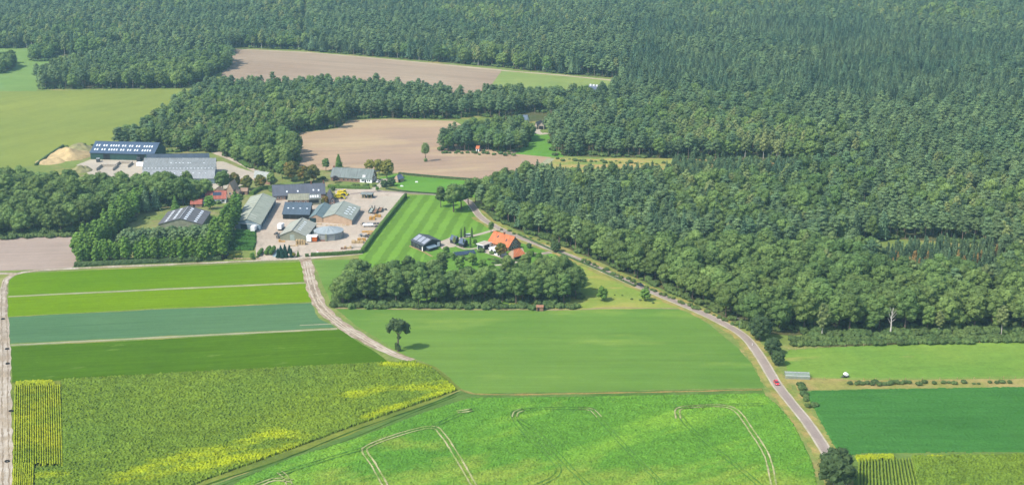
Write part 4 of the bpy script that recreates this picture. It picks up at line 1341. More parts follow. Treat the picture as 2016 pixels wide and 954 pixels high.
# ------------------------------------------------------------------ buildings
class Bld:
    def __init__(s, name, label, cat, A, B, C, h, rise, ridge='AB', wall='tanwall', roof=None, over=0.4, group=None,
                 depth=None, square=False, walls=True, thick=0.18, apex=0.5, zb=0.0, hip=0.0):
        a, b = at(*A, h), at(*B, h)
        if depth is not None:
            e = (b - a).normalized()
            n = Vector((-e.y, e.x, 0))
            c_ = b + n * depth
        else:
            c_ = at(*C, h)
            e = (b - a).normalized()
            n = Vector((-e.y, e.x, 0))
            dd = c_ - b
            print('ANG', name, round((b - a).length, 1), round(dd.length, 1), 'skew', round(math.degrees(math.atan2(dd.dot(e), dd.dot(n))), 1))
            if square:
                c_ = b + n * dd.dot(n)
        d = a + (c_ - b)
        s.P = [Vector((p.x, p.y, 0)) for p in (a, b, c_, d)]
        s.h, s.rise, s.ridge, s.apex = h, rise, ridge, apex
        s.e1 = (s.P[1] - s.P[0])
        s.e2 = (s.P[3] - s.P[0])
        s.l1, s.l2 = s.e1.length, s.e2.length
        s.u1, s.u2 = s.e1.normalized(), s.e2.normalized()
        ctr = (s.P[0] + s.P[2]) / 2
        s.t = thing(name, label, cat, (ctr.x, ctr.y, 0), group)
        Z = lambda p, z: Vector((p.x, p.y, z))
        if ridge == 'AB':
            R0, R1 = s.P[0] + s.e2 * apex, s.P[1] + s.e2 * apex
        else:
            R0, R1 = s.P[0] + s.e1 * apex, s.P[3] + s.e1 * apex
        if walls:
            mb = MB()
            v = [Z(p, zb) for p in s.P] + [Z(p, h) for p in s.P] + [Z(R0, h + rise), Z(R1, h + rise)]
            mb.v = [tuple(q) for q in v]
            if ridge == 'AB':
                mb.f = [(0, 1, 5, 4), (2, 3, 7, 6), (1, 2, 6, 9, 5), (3, 0, 4, 8, 7), (4, 5, 9, 8), (6, 7, 8, 9)]
            else:
                mb.f = [(0, 1, 5, 8, 4), (2, 3, 7, 9, 6), (1, 2, 6, 5), (3, 0, 4, 7), (4, 8, 9, 7), (5, 6, 9, 8)]
            s.wall = mb.build('wall', M[wall], s.t)
        # roof slabs
        up = 0.04
        sl = (s.u1, s.u2)
        if ridge == 'AB':
            along, acr, La, Lc = s.u1, s.u2, s.l1, s.l2
        else:
            along, acr, La, Lc = s.u2, s.u1, s.l2, s.l1
        s.along, s.acr, s.La, s.Lc = along, acr, La, Lc
        O = s.P[0]
        w1, w2 = Lc * apex, Lc * (1 - apex)
        k1, k2 = rise / max(w1, .01), rise / max(w2, .01)
        s.k1, s.k2, s.w1, s.w2, s.O = k1, k2, w1, w2, O
        rm = roof if not isinstance(roof, tuple) else None
        if rm is None:
            rm = roofing(name + '_roof', roof[0], along, *(roof[1:] if len(roof) > 1 else ()))
        mb = MB()

        def rp(al, ac, dz=0.0):
            z = h + up + (ac * k1 if ac <= w1 else (Lc - ac) * k2)
            q = O + along * al + acr * ac
            return Vector((q.x, q.y, z + dz))
        s.rp = rp
        hp = hip * Lc * .5
        E0, E1, RR0, RR1 = (-over, La + over, -over + hp, La + over - hp)
        if ridge == 'AB':
            quad = lambda a0, a1, c0, c1, r0, r1: mb.hexa([rp(a0, c0), rp(a1, c0), rp(r1, c1), rp(r0, c1)], [rp(a0, c0, thick), rp(a1, c0, thick), rp(r1, c1, thick), rp(r0, c1, thick)])
        else:
            quad = lambda a0, a1, c0, c1, r0, r1: mb.hexa([rp(a0, c0), rp(r0, c1), rp(r1, c1), rp(a1, c0)], [rp(a0, c0, thick), rp(r0, c1, thick), rp(r1, c1, thick), rp(a1, c0, thick)])
        quad(E0, E1, -over, w1, RR0, RR1)
        if w2 > .05:
            # far slope
            b4 = [rp(RR0, w1), rp(RR1, w1), rp(E1, Lc + over), rp(E0, Lc + over)]
            t4 = [q + Vector((0, 0, thick)) for q in b4]
            if ridge != 'AB':
                b4 = [b4[0], b4[3], b4[2], b4[1]]
                t4 = [t4[0], t4[3], t4[2], t4[1]]
            mb.hexa(b4, t4)
        s.roof = mb.build('roof', rm, s.t)
        mb = MB()
        if w2 > .05:
            mb.tube(rp(RR0 - .05, w1, thick + .02), rp(RR1 + .05, w1, thick + .02), .16, .16, 6)
            cap = mb.build('ridge_cap', rm, s.roof, ORG[s.roof])

    def side(s, k):
        a, b = s.P[k], s.P[(k + 1) % 4]
        e = (b - a).normalized()
        return a, e, (b - a).length, Vector((e.y, -e.x, 0))

    def panel(s, k, u, w, z0, z1, mt, name='door', depth=0.12, proud=0.06, parent=None, label=None):
        a, e, L, n = s.side(k)
        c_ = a + e * (u * L)
        mb = MB()
        p = [c_ - e * w / 2, c_ + e * w / 2]
        b = [p[0] + n * proud, p[1] + n * proud, p[1] - n * (depth - proud), p[0] - n * (depth - proud)]
        b = [b[0], b[1], b[2], b[3]]
        mb.hexa([Vector((q.x, q.y, z0)) for q in b], [Vector((q.x, q.y, z1)) for q in b])
        o = mb.build(name, M[mt], parent or s.t, ORG[s.t])
        if label:
            o['label'] = label
        return o

    def window(s, k, u, w, z0, z1, frame='white'):
        f = s.panel(k, u, w + .24, z0 - .12, z1 + .12, frame, 'window', proud=.05)
        s.panel(k, u, w, z0, z1, 'glass', 'pane', proud=.09, parent=f)
        return f

    def door(s, k, u, w, hgt, mt='darkgap', z0=0.0):
        return s.panel(k, u, w, z0, hgt, mt, 'door')

    def light(s, al, ac, la, lc, mt='skylight', name='skylight', dz=0.06):
        """a sheet set in the roof at fraction al along the ridge and ac across (0..1 over the whole roof)"""
        x, y = al * s.La, ac * s.Lc
        mb = MB()
        q = [s.rp(x - la / 2, y - lc / 2), s.rp(x + la / 2, y - lc / 2), s.rp(x + la / 2, y + lc / 2), s.rp(x - la / 2, y + lc / 2)]
        if s.ridge != 'AB':
            q = [q[0], q[3], q[2], q[1]]
        mb.hexa([p + Vector((0, 0, .15)) for p in q], [p + Vector((0, 0, .18 + dz)) for p in q])
        return mb.build(name, M[mt], s.roof, ORG[s.roof])

    def chimney(s, al, ac, hgt=1.6, mt='redbrick'):
        p = s.rp(al * s.La, ac * s.Lc)
        mb = MB()
        a = math.atan2(s.along.y, s.along.x)
        mb.box(p.x, p.y, p.z - .6, .8, .8, hgt + .6, a)
        mb.box(p.x, p.y, p.z + hgt + .003, 1.0, 1.0, .15, a)
        return mb.build('chimney', M[mt], s.roof, ORG[s.roof])


GREY, DKBLUE = c(168, 174, 172), c(88, 112, 140)
# 1 blue-roofed barn
b = Bld('barn', 'long blue-roofed barn with dark green walls and pairs of white skylights', 'barn', (177.5, 300.3), (302.7, 303.6), (326, 290.5), 5, 6.0, 'AB', 'greenwall', (DKBLUE, .1, 1.1), .5)
for row, ac in ((0, .14), (1, .32)):
    for i, u in enumerate((.05, .09, .165, .205, .275, .315, .355, .395, .46, .5, .57, .61, .68, .72, .80, .84, .88, .92)):
        b.light(u, ac, 1.0, 1.7)
b.door(0, .255, 5.2, 4.3)
b.door(0, .80, 5.2, 4.3)
b.door(1, .25, 3, 3)
b.panel(0, .5, b.l1 * .985, 4.55, 4.85, 'darksteel', 'gutter', proud=.3)
# 2 dark barn between
b = Bld('barn', 'low dark-roofed barn squeezed behind the big grey barn', 'barn', (290, 314.5), (412, 312.5), (410, 306), 3.6, 2.6, 'AB', 'greenwall', (c(80, 96, 112), .12), .4)
b.door(1, .5, 3, 3)
# 3 big grey barn, two pitches
b = Bld('barn', 'very large grey barn with a two-pitch roof and rows of small skylights', 'barn', (281, 333.5), (423.5, 333.5), (425.5, 318), 6.5, 3.4, 'AB', 'bluewall', (GREY, .14, 1.1, .75, c(130, 132, 128)), .4, apex=.8)
for i in range(20):
    b.light(.03 + i * .049, .06, .8, .9)
for i in range(10):
    b.light(.08 + i * .093, .8, .9, .9)
for i, u in enumerate((.38, .45, .5, .55, .62, .65, .84)):
    b.light(u, .45, .8, .8)
lean = MB()
q0, q1 = b.P[0], b.P[1]
n_ = -b.u2
lw = 15.5
zt, zl = 6.35, 3.6
lean.hexa([Vector((q1.x, q1.y, zt)), Vector((q0.x, q0.y, zt)), Vector((*(q0 + n_ * lw).xy, zl)), Vector((*(q1 + n_ * lw).xy, zl))],
          [Vector((q1.x, q1.y, zt + .18)), Vector((q0.x, q0.y, zt + .18)), Vector((*(q0 + n_ * lw).xy, zl + .18)), Vector((*(q1 + n_ * lw).xy, zl + .18))])
lr = lean.build('lean_to_roof', roofing('lean_to_roof', c(186, 190, 190), b.u1, .1, 1.1), b.t)
lw_ = lw - .4
lean = MB()
i0, i1 = q0 + b.u1 * .3, q1 - b.u1 * .3
lean.hexa([Vector((*(i0 + n_ * lw_).xy, 0)), Vector((*(i1 + n_ * lw_).xy, 0)), Vector((*(i1 + n_ * .05).xy, 0)), Vector((*(i0 + n_ * .05).xy, 0))],
          [Vector((*(i0 + n_ * lw_).xy, zl)), Vector((*(i1 + n_ * lw_).xy, zl)), Vector((*(i1 + n_ * .05).xy, zt - .05)), Vector((*(i0 + n_ * .05).xy, zt - .05))])
lean.build('lean_to_wall', M['bluewall'], b.t)
for i in range(7):
    p = q0 + b.u1 * (b.l1 * (.36 + i * .085)) + n_ * 6.5
    z = zt + (zl - zt) * 6.5 / lw + .2
    mb = MB()
    mb.box(p.x, p.y, z, .9, .9, .14, 0)
    mb.build('skylight', M['skylight'], lr, ORG[b.t])
# 4 patterned barn
b = Bld('barn', 'dark-roofed barn with a chequer of white skylights and yellow gable inside the tree rows', 'barn', (312, 441.5), (397.5, 441.5), (414, 417), 3.2, 3.6, 'BC', 'yellowing' if 0 else 'greygreen', (c(128, 128, 130), .16, .9), .4)
for i in range(7):
    b.light(.07 + i * .135, .16, 1.9, 1.6)
    b.light(.14 + i * .125, .34, 1.9, 1.6)
    b.light(.07 + i * .135, .61, 1.9, 1.6)
    b.light(.07 + i * .135, .84, 1.9, 1.6)
b.panel(0, .5, 7, 3.0, 5.6, 'yellowpaint' if 0 else 'greygreen', 'gable_board')
b.light(.5, .495, b.La * 1.0, .5, 'skylight', 'ridge_light')
# 5 long pale barn with blue gable
b = Bld('barn', 'long pale-roofed barn with light blue gable and dark green door', 'barn', (460.4, 437.6), (512.3, 441.5), (542.7, 390.5), 3.8, 2.7, 'BC', 'bluewall', (c(194, 200, 178), .12, 1.1, .75, c(160, 170, 148)), .45)
for i in range(9):
    b.light(.08 + i * .1, .25, .9, b.Lc * .40, 'oldsheet', 'roof_sheet_strip', dz=.02)
b.light(.12, .64, .9, 4.5, 'oldsheet', 'roof_sheet_strip', dz=.02)
b.light(.19, .64, .9, 4.5, 'oldsheet', 'roof_sheet_strip', dz=.02)
b.door(0, .37, 4.2, 3.4, 'darkgreen')
for i in range(9):
    b.panel(1, .12 + i * .095, 3.2, .9, 3.0, 'darkgap', 'opening')
b.panel(0, .5, .01 + b.l1 * .9, 3.5, 3.66, 'white', 'fascia', proud=.1)
# 6 dark farmhouse
b = Bld('farmhouse', 'long farmhouse with dark slate roof and brick wall above the yard', 'house', (537.3, 385.5), (640, 381.0), None, 3.0, 5.4, 'AB', 'brick', (c(112, 118, 130), .12, .6), .4, depth=13)
for u in (.27, .48, .78, .88):
    b.light(u, .16 if u != .78 else .18, .9, .9)
b.chimney(.745, .5, 1.5)
b.chimney(.985, .5, 1.6)
b.panel(0, .26, 1.6, 0, 2.3, 'darkgap', 'door')
for u in (.06, .12, .19):
    b.window(0, u, 1.0, 1.0, 2.1)
b.window(1, .5, 1.2, 3.5, 5)
b.window(1, .3, 1.2, 1, 2.3)
# annex
b = Bld('farm_annex', 'low annex with pale sheet roof in front of the dark farmhouse', 'outbuilding', (566.5, 394.5), (608, 393.5), None, 2.8, 1.8, 'AB', 'brick', (c(178, 178, 152), .12, 1.1), .3, depth=9, apex=.98)
for u in (.15, .4, .62, .85):
    b.window(0, u, 1.1, .9, 2.0)
b.door(0, .28, 1.2, 2.1)
b = Bld('farm_annex', 'small grey annex with open front and a row of white skylights', 'outbuilding', (608.8, 391.5), (632, 390.5), None, 4.2, 1.0, 'AB', 'greygreen', (c(150, 155, 150), .1), .2, depth=7, apex=.98)
for i in range(4):
    b.light(.14 + i * .2, .5, .8, 3.2, 'white')
b.panel(0, .38, 6.3, 1.4, 3.5, 'darkgap', 'opening')
# cross house
b = Bld('farmhouse', 'small brick cross house with dark roof and white gable trim by the yellow vehicles', 'house', (648.5, 398), (660, 397.5), (655, 381), 3.0, 3.4, 'BC', 'brick', (c(95, 95, 105), .12), .35)
b.window(0, .5, 1.2, .9, 2.2)
b.window(0, .5, 1.0, 3.2, 4.2)
b.door(1, .3, 1.4, 2.2, 'darkgap')
b.panel(1, .6, 2.0, 2.3, 2.6, 'white', 'canopy', proud=1.2)
# 7 black shed
b = Bld('cart_shed', 'black cart shed with dark blue roof and open front', 'shed', (556.5, 421.5), (608.3, 422.6), (614.3, 403.8), 3.1, 2.4, 'AB', 'black', (c(104, 122, 136), .12, 1.0), .5, apex=.85)
for u in (.16, .35, .62, .88):
    b.light(u, .42, 1.0, 1.3)
for i in range(4):
    b.panel(0, .15 + i * .235, 3.1, .0, 2.7, 'darkgap', 'opening')
# 8 joined sheds
b = Bld('storage_barn', 'wide sheet-roofed storage barn with sandy brick gable in the middle of the yard', 'barn', (636, 428), (692.5, 433), (709.5, 407.5), 3.2, 3.0, 'BC', 'tanwall', (c(184, 192, 176), .13, 1.1, .75, c(190, 195, 180)), .4, apex=.42)
for i in range(4):
    b.light(.25 + i * .16, .72, 1.1, 2.2)
    b.light(.32 + i * .16, .86, 1.1, 1.6)
b.panel(1, .5, b.l2 * .9, .3, 2.8, 'steel', 'side_cladding')
b = Bld('storage_barn', 'narrower storage barn with blue-green striped roof joined on the left', 'barn', (609, 428.5), (635, 428.6), (652.5, 404.5), 3.0, 2.0, 'BC', 'tanwall', (c(138, 160, 160), .16, 1.6, .75, c(120, 145, 145)), .3)
b.door(0, .26, 4.0, 2.9, 'darkgreen')
# 9 front barn
b = Bld('barn', 'open-sided barn with pale sheet roof and grey-green gable beside the silo', 'barn', (551.3, 462.8), (603.4, 465.2), (622.5, 440.3), 2.9, 3.3, 'BC', 'greygreen', (c(202, 204, 186), .13, 1.1, .75, c(200, 200, 182)), .4, apex=.48)
for i in range(6):
    b.light(.2 + i * .12, .66, .8, 1.6)
b.light(.5, .475, b.La, .9, 'darksteel', 'ridge_vent', dz=.1)
b.panel(0, .46, 2.6, 0, 3.6, 'mesh', 'sliding_door')
for i in range(5):
    b.panel(1, .12 + i * .19, 2.6, .6, 2.5, 'darkgap', 'opening')
    b.panel(3, .12 + i * .19, 2.6, .2, 2.5, 'darkgap', 'opening')
# 10 grey-tiled farmhouse
b = Bld('farmhouse', 'old farmhouse with mossy grey tiles and white-boarded right end', 'house', (651, 347.5), (731.5, 352), None, 3.0, 5.2, 'AB', 'brick', (c(152, 162, 158), .2, .6, .85, c(120, 140, 130)), .4, depth=11)
b.panel(0, .86, 8.6, .1, 2.7, 'white', 'white_boarding', proud=.05)
b.panel(0, .845, 1.1, .1, 2.2, 'darkgap', 'door', proud=.1)
for u in (.77, .80, .90, .95):
    b.window(0, u, .8, 1.0, 2.0, 'white')
for u in (.2, .32, .42, .52, .62):
    b.window(0, u, .9, 1.0, 2.0, 'brick')
for u in (.2, .5, .8):
    b.panel(1, u, 1.6, .3, 2.7, 'white', 'white_boarding')
b.panel(1, .5, 2.2, 3.4, 5.4, 'white', 'white_boarding')
p = b.rp(.81 * b.La, .06 * b.Lc)
mb = MB()
mb.box(p.x, p.y + .8, 2.9, 2.0, 2.2, 2.0)
dm = mb.build('dormer', M['white'], b.roof, ORG[b.roof])
b.chimney(.02, .5, 1.0)
# 11 slate garden house
b = Bld('garden_house', 'small garden house with hipped slate roof at the paddock edge', 'shed', (776.5, 350.5), (783.5, 353.2), (795, 350), 2.4, 2.2, 'BC', 'tanwall', M['slate'], .4, hip=.6)
b.window(0, .5, 1.0, 1.0, 2.0)
b.door(1, .3, 1.2, 2.1)
# 12 shelter
b = Bld('open_shelter', 'flat-roofed open timber shelter in the middle of the farm lane', 'shelter', (710.5, 382.2), (731, 383.2), None, 2.7, .3, 'AB', 'black', (c(160, 170, 165), .1), .5, depth=5, walls=False)
for k, (ua, ub) in enumerate(((.02, .02), (.33, .02), (.66, .02), (.98, .02), (.02, .98), (.98, .98))):
    q = b.P[0] + b.e1 * ua + b.e2 * ub
    mb = MB()
    mb.box(q.x, q.y, 0, .25, .25, 2.7)
    mb.build('post', M['timber'], b.t)
mb = MB()
q = b.P[0] + b.e1 * .18 + b.e2 * .5
mb.box(q.x, q.y, 0, b.l1 * .3, 3.4, 2.5)
mb.build('kiosk', M['greygreen'], b.t)
mb = MB()
q = b.P[0] + b.e1 * .68 + b.e2 * .9
mb.box(q.x, q.y, 0, b.l1 * .6, .2, 2.5)
mb.build('back_wall', M['black'], b.t)
# 13 black barn by lawn
b = Bld('barn', 'black timber barn with pale solar sheets on the lawn', 'barn', (809.2, 472.8), (833.2, 484), (867.5, 473.5), 3.3, 2.3, 'AB', 'black', (c(90, 98, 104), .1, 1.1), .4)
for i in range(3):
    b.light(.16 + i * .33, .27, b.La * .26, b.Lc * .36, 'solarlight', 'solar_sheet')
for u in (.25, .55):
    b.window(0, u, 1.8, .6, 2.2, 'greygreen')
b.panel(0, .93, .9, .1, 2.6, 'white', 'door')
b.panel(1, .87, 2.2, .3, 3.0, 'white', 'door')
a_, e_, L_, nn_ = b.side(1)
mb = MB()
s0, s1 = a_ + e_ * (L_ * .12), a_ + e_ * (L_ * .62)
mb.hexa([Vector((*(s0 + nn_ * 3).xy, 1.7)), Vector((*(s1 + nn_ * 3).xy, 1.7)), Vector((*(s1 + nn_ * .1).xy, 2.5)), Vector((*(s0 + nn_ * .1).xy, 2.5))],
        [Vector((*(s0 + nn_ * 3).xy, 1.82)), Vector((*(s1 + nn_ * 3).xy, 1.82)), Vector((*(s1 + nn_ * .1).xy, 2.62)), Vector((*(s0 + nn_ * .1).xy, 2.62))])
mb.build('lean_to_roof', M['bluewall'], b.t)
mb = MB()
mb.hexa([Vector((*(s0 + nn_ * 2.7).xy, 0)), Vector((*(s1 + nn_ * 2.7).xy, 0)), Vector((*(s1 + nn_ * .1).xy, 0)), Vector((*(s0 + nn_ * .1).xy, 0))],
        [Vector((*(s0 + nn_ * 2.7).xy, 1.7)), Vector((*(s1 + nn_ * 2.7).xy, 1.7)), Vector((*(s1 + nn_ * .1).xy, 1.7)), Vector((*(s0 + nn_ * .1).xy, 1.7))])
mb.build('lean_to_wall', M['black'], b.t)
# 14 orange house
b = Bld('farmhouse', 'house with bright orange tiled roof and grey brick gable by the country road', 'house', (961.5, 474.5), (1001, 486), (1025, 479), 2.5, 4.9, 'AB', 'brick', M['orangetile'], .45)
for u in (.3, .5, .7):
    b.window(1, u, 1.0, .9, 2.1)
for u in (.4, .6):
    b.window(1, u, .9, 3.4, 4.6)
for u in (.2, .6, .8):
    b.window(0, u, 1.1, .8, 2.0)
b.light(.3, .3, .9, 1.0, 'glass', 'roof_window')
b.light(.75, .25, .9, 1.0, 'glass', 'roof_window')
b.chimney(.5, .5, 1.0)
b = Bld('garage', 'low garage with bright orange hipped roof in front of the orange-roofed house', 'garage', (1001, 498.5), (1011.5, 505.3), (1034, 499.5), 2.5, 2.6, 'BC', 'tanwall', M['orangetile'], .5, hip=.7)
b.panel(1, .25, 2.6, .1, 2.2, 'darkgap', 'garage_door')
b.panel(1, .55, 2.6, .1, 2.2, 'darkgap', 'garage_door')
b.window(1, .85, 1.2, .9, 2.0)


# flat modern annexes
def flatbox(name, label, cat, A, B, depth, h, wall, roofm, fascia, openings):
    b = Bld(name, label, cat, A, B, None, h, .05, 'AB', wall, roofm, .35, depth=depth)
    b.panel(0, .5, b.l1 + .9, h - .1, h + .3, fascia, 'fascia', proud=.42, depth=.12)
    b.panel(1, .5, b.l2 + .9, h - .1, h + .3, fascia, 'fascia', proud=.42, depth=.12)
    b.panel(3, .5, b.l2 + .9, h - .1, h + .3, fascia, 'fascia', proud=.42, depth=.12)
    for (k, u, w, z0, z1, m_) in openings:
        if m_ == 'glass':
            b.window(k, u, w, z0, z1)
        else:
            b.panel(k, u, w, z0, z1, m_, 'opening')
    return b


flatbox('flat_annex', 'white flat-roofed glazed annex left of the orange-roofed house', 'house', (939.5, 480), (951.5, 482.8), 7, 3.2, 'white', M['concrete'], 'white',
        [(0, .2, 1.3, .4, 2.7, 'glass'), (0, .5, 1.3, .4, 2.7, 'glass'), (0, .8, 1.3, .4, 2.7, 'glass'), (1, .45, 4.5, .2, 2.8, 'darkgap')])
flatbox('flat_annex', 'low white flat-roofed veranda in front of the orange-roofed house', 'house', (963.5, 488), (984, 496), 4.5, 2.7, 'white', M['white'], 'white',
        [(0, .25, 1.8, .3, 2.3, 'darkgap'), (0, .55, 2.4, .9, 2.2, 'glass'), (0, .85, 1.6, .3, 2.3, 'darkgap'), (3, .5, 2.6, .3, 2.3, 'glass')])
# garden sheds
b = Bld('garden_shed', 'small grey-blue roofed shed behind the silvery tree', 'shed', (886, 470.5), (896, 473.5), (903, 468.5), 2.3, 1.6, 'AB', 'black', M['slate'], .3)
b.door(1, .5, 1, 1.9)
b = Bld('garden_shed', 'blue-roofed garden shed between the cypresses', 'shed', (903, 477.5), (912.5, 480.5), (921, 475), 2.3, 1.7, 'AB', 'black', M['slate'], .3)
b.door(1, .5, 2.4, 2.0)
# solar field array
a, c2 = at(896, 503.5, .4), at(937, 498.5, .4)
e = (c2 - a).normalized()
n = Vector((-e.y, e.x, 0))
t = thing('solar_array', 'long tilted solar panel array on the garden lawn', 'solar panels', at(916, 502))
L_ = (c2 - a).length
for i in range(8):
    mb = MB()
    p0, p1 = a + e * (L_ * i / 8 + .05), a + e * (L_ * (i + 1) / 8 - .05)
    up = n * 3.0 + Vector((0, 0, 1.3))
    th = Vector((0, 0, .06))
    mb.hexa([p0, p1, p1 + up, p0 + up], [p0 + th, p1 + th, p1 + up + th, p0 + up + th])
    mb.build('panel', M['solar'], t)
for i in range(5):
    mb = MB()
    p0 = a + e * (L_ * (i + .02) / 4.1) + n * 2.6
    mb.tube((p0.x, p0.y, 0), (p0.x, p0.y, 1.45), .06, .06, 6)
    mb.build('leg', M['steel'], t)
mb = MB()
mb.tube(a - e * .1, a - e * .1 + n * 3 + Vector((0, 0, 1.3)), .1, .1, 6)
mb.build('end_rail', M['white'], t)

# left houses
b = Bld('farmhouse', 'house with red tiled roof and solar panels behind the bright round tree', 'house', (387, 392.5), (444.5, 390.5), None, 3.0, 3.8, 'AB', 'white', M['redtile'], .4, depth=10)
b.light(.13, .22, 5.5, 2.8, 'solar', 'solar_panel')
b.light(.7, .3, 5.5, 2.2, 'solar', 'solar_panel')
b.window(0, .9, 2.0, .8, 2.1)
b.window(0, .75, 1.2, .8, 2.1)
b.chimney(.05, .5)
b = Bld('outbuilding', 'low red-tiled outbuilding left of the red-roofed house', 'outbuilding', (375, 402), (397, 401.5), None, 2.2, 2.0, 'AB', 'brick', M['redtile'], .3, depth=6)
b.door(0, .3, 1.2, 1.9)
b = Bld('barn', 'sand-coloured brick barn with stepped gable beyond the round tree', 'barn', (446, 374), (459, 374.5), None, 5.0, 4.5, 'BC', 'tanwall', (c(205, 175, 145), .1), .2, depth=10)
b.window(0, .5, 1.2, 2, 3.4)
b = Bld('outbuilding', 'low sandy outbuilding right of the stepped-gable barn', 'outbuilding', (460, 379), (470, 379), None, 3.0, 1.6, 'BC', 'tanwall', (c(200, 172, 145), .1), .2, depth=6)
b.door(0, .5, 1.4, 2.2)
b = Bld('outbuilding', 'small sandy shed behind the loose green hedge', 'outbuilding', (472, 376.5), (487, 376.5), None, 2.4, 1.6, 'AB', 'brick', (c(190, 160, 135), .1), .2, depth=5)
b.door(0, .5, 1.2, 2.0)
b = Bld('outbuilding', 'sandy outbuilding at the right foot of the big grey barn', 'outbuilding', (419, 378), (434, 378.5), None, 2.6, 2.4, 'BC', 'tanwall', (c(205, 178, 150), .1), .2, depth=7)
b.door(0, .5, 1.2, 2.0)
b = Bld('shed', 'pale-roofed shed half hidden by the bronze oaks', 'shed', (500, 350), (531, 355), (535, 343), 3.2, 3.0, 'AB', 'brick', (c(200, 205, 195), .1, 1.0), .3)
b.window(1, .5, 1.2, 1, 2.3)
# houses in the wood
b = Bld('house', 'blue-grey roofed house almost hidden in the wood beyond the brown field', 'house', (1018, 238), (1036, 239), None, 3.2, 4.2, 'AB', 'white', M['slate'], .3, depth=9)
b.window(0, .5, 1.4, 1, 2.3)
b = Bld('coach_house', 'grey outbuilding with black arched door in the wood clearing', 'outbuilding', (1060, 247), (1071, 247.5), None, 3.2, 2.6, 'BC', 'concrete', (c(150, 140, 135), .15), .3, depth=10)
b.door(0, .5, 3.6, 2.8)
b = Bld('outbuilding', 'narrow pale outbuilding left of the black arched door', 'outbuilding', (1053, 246), (1057, 246.5), None, 3.6, 2.4, 'BC', 'concrete', (c(150, 145, 140), .15), .3, depth=9)
b.door(0, .5, 1.4, 2.2)
b = Bld('barn', 'grey-blue barn with five ridge lanterns at the end of the far track', 'barn', (1156, 180.5), (1187, 184), (1196, 174), 3.5, 4.2, 'AB', 'black', (c(112, 126, 148), .12), .4)
for i in range(5):
    mb = MB()
    p = b.rp((.08 + i * .2) * b.La, .42 * b.Lc)
    mb.box(p.x, p.y, p.z, 1.8, 1.8, 1.5)
    mb.build('ridge_lantern', M['white'], b.roof, ORG[b.roof])
b = Bld('hut', 'tiny orange-roofed hut at the edge of the small wood', 'hut', (937, 292.5), (942.6, 292.8), None, 2.2, 1.6, 'AB', 'white', M['orangetile'], .25, depth=4)
b.door(0, .5, .9, 1.8)
b = Bld('hut', 'small rusty-red hut at the foot of the oak copse', 'hut', (1056, 604.5), (1069.5, 604.8), None, 2.0, .5, 'AB', 'rustmetal', (c(205, 150, 120), .15), .15, depth=2.8)
b.door(0, .3, .9, 1.7)
b = Bld('shed', 'dark shed in the corner beside the yellow-green bed', 'shed', (431, 501), (444, 502), None, 2.2, .6, 'AB', 'black', (c(60, 66, 72), .1), .2, depth=4)
b.door(0, .5, 1, 1.9)
b = Bld('field_shelter', 'low brown shelter in the scrub behind the grey barns', 'shed', (404, 286.5), (418, 287.5), None, 2.2, .8, 'AB', 'rustmetal', (c(120, 100, 90), .15), .3, depth=5)
b.door(0, .5, 2.4, 1.9)

# 15 round silo
ctr = at(647, 453, 4.2)
t = thing('slurry_silo', 'round grey silo with a tented faceted roof beside the front barn', 'silo', (ctr.x, ctr.y, 0))
NS, RS = 12, 8.5
mb = MB()
ring = lambda r_, z, off=0: [Vector((ctr.x + r_ * math.cos(2 * math.pi * (i + off) / NS), ctr.y + r_ * math.sin(2 * math.pi * (i + off) / NS), z)) for i in range(NS)]
mb.prism([(q.x, q.y) for q in ring(RS, 0)], 0, 4.2)
mb.build('tank', M['steel'], t)
for i in range(NS):
    q = ring(RS + .08, 0)[i]
    mb = MB()
    mb.box(q.x, q.y, 0, .3, .3, 4.2, 2 * math.pi * i / NS)
    mb.build('post', M['mesh'], t)
mb = MB()
lo, mid, top = ring(RS + .5, 4.25), ring(RS * .5, 5.6, .0), Vector((ctr.x, ctr.y, 6.6))
md2 = ring(RS * .55, 5.15, .5)
for i in range(NS):
    j = (i + 1) % NS
    mb.poly([lo[i], md2[i], mid[i]])
    mb.poly([lo[i], lo[j], md2[i]])
    mb.poly([md2[i], lo[j], mid[j]])
    mb.poly([mid[i], md2[i], top])
    mb.poly([md2[i], mid[j], top])
mb.poly(list(reversed(lo)))
mb.build('tented_roof', plain('tent_roof', c(186, 198, 200), .7, .1, .4), t)
mb = MB()
mb.box(ctr.x - .5, ctr.y - RS - .1, 0, 1.1, .5, 4.4)
mb.build('inlet_box', M['greygreen'], t)
mb = MB()
mb.box(ctr.x - 2.2, ctr.y - RS * .99, 0, 3.6, .5, .7, -.05)
mb.build('red_base', M['redbrick'], t)

# ------------------------------------------------------------------ vehicles
def wheel(t, x, y, r, w, ang, ux, mt='rubber'):
    pass


def local(org, rz):
    ca, sa = math.cos(rz), math.sin(rz)
    return lambda x, y, z=0.0: Vector((org[0] + x * ca - y * sa, org[1] + x * sa + y * ca, org[2] + z))


def extrude_profile(prof, w0, w1, fn, mb):
    """prof: (x, z, halfwidth) outline of a car side, lofted across"""
    n = len(prof)
    k = len(mb.v)
    for sgn in (-1, 1):
        for (x, z, hw) in prof:
            mb.v.append(tuple(fn(x, sgn * hw, z)))
    mb.f.append(tuple(k + i for i in range(n)))
    mb.f.append(tuple(k + n + i for i in reversed(range(n))))
    for i in range(n):
        j = (i + 1) % n
        mb.f.append((k + i, k + n + i, k + n + j, k + j))


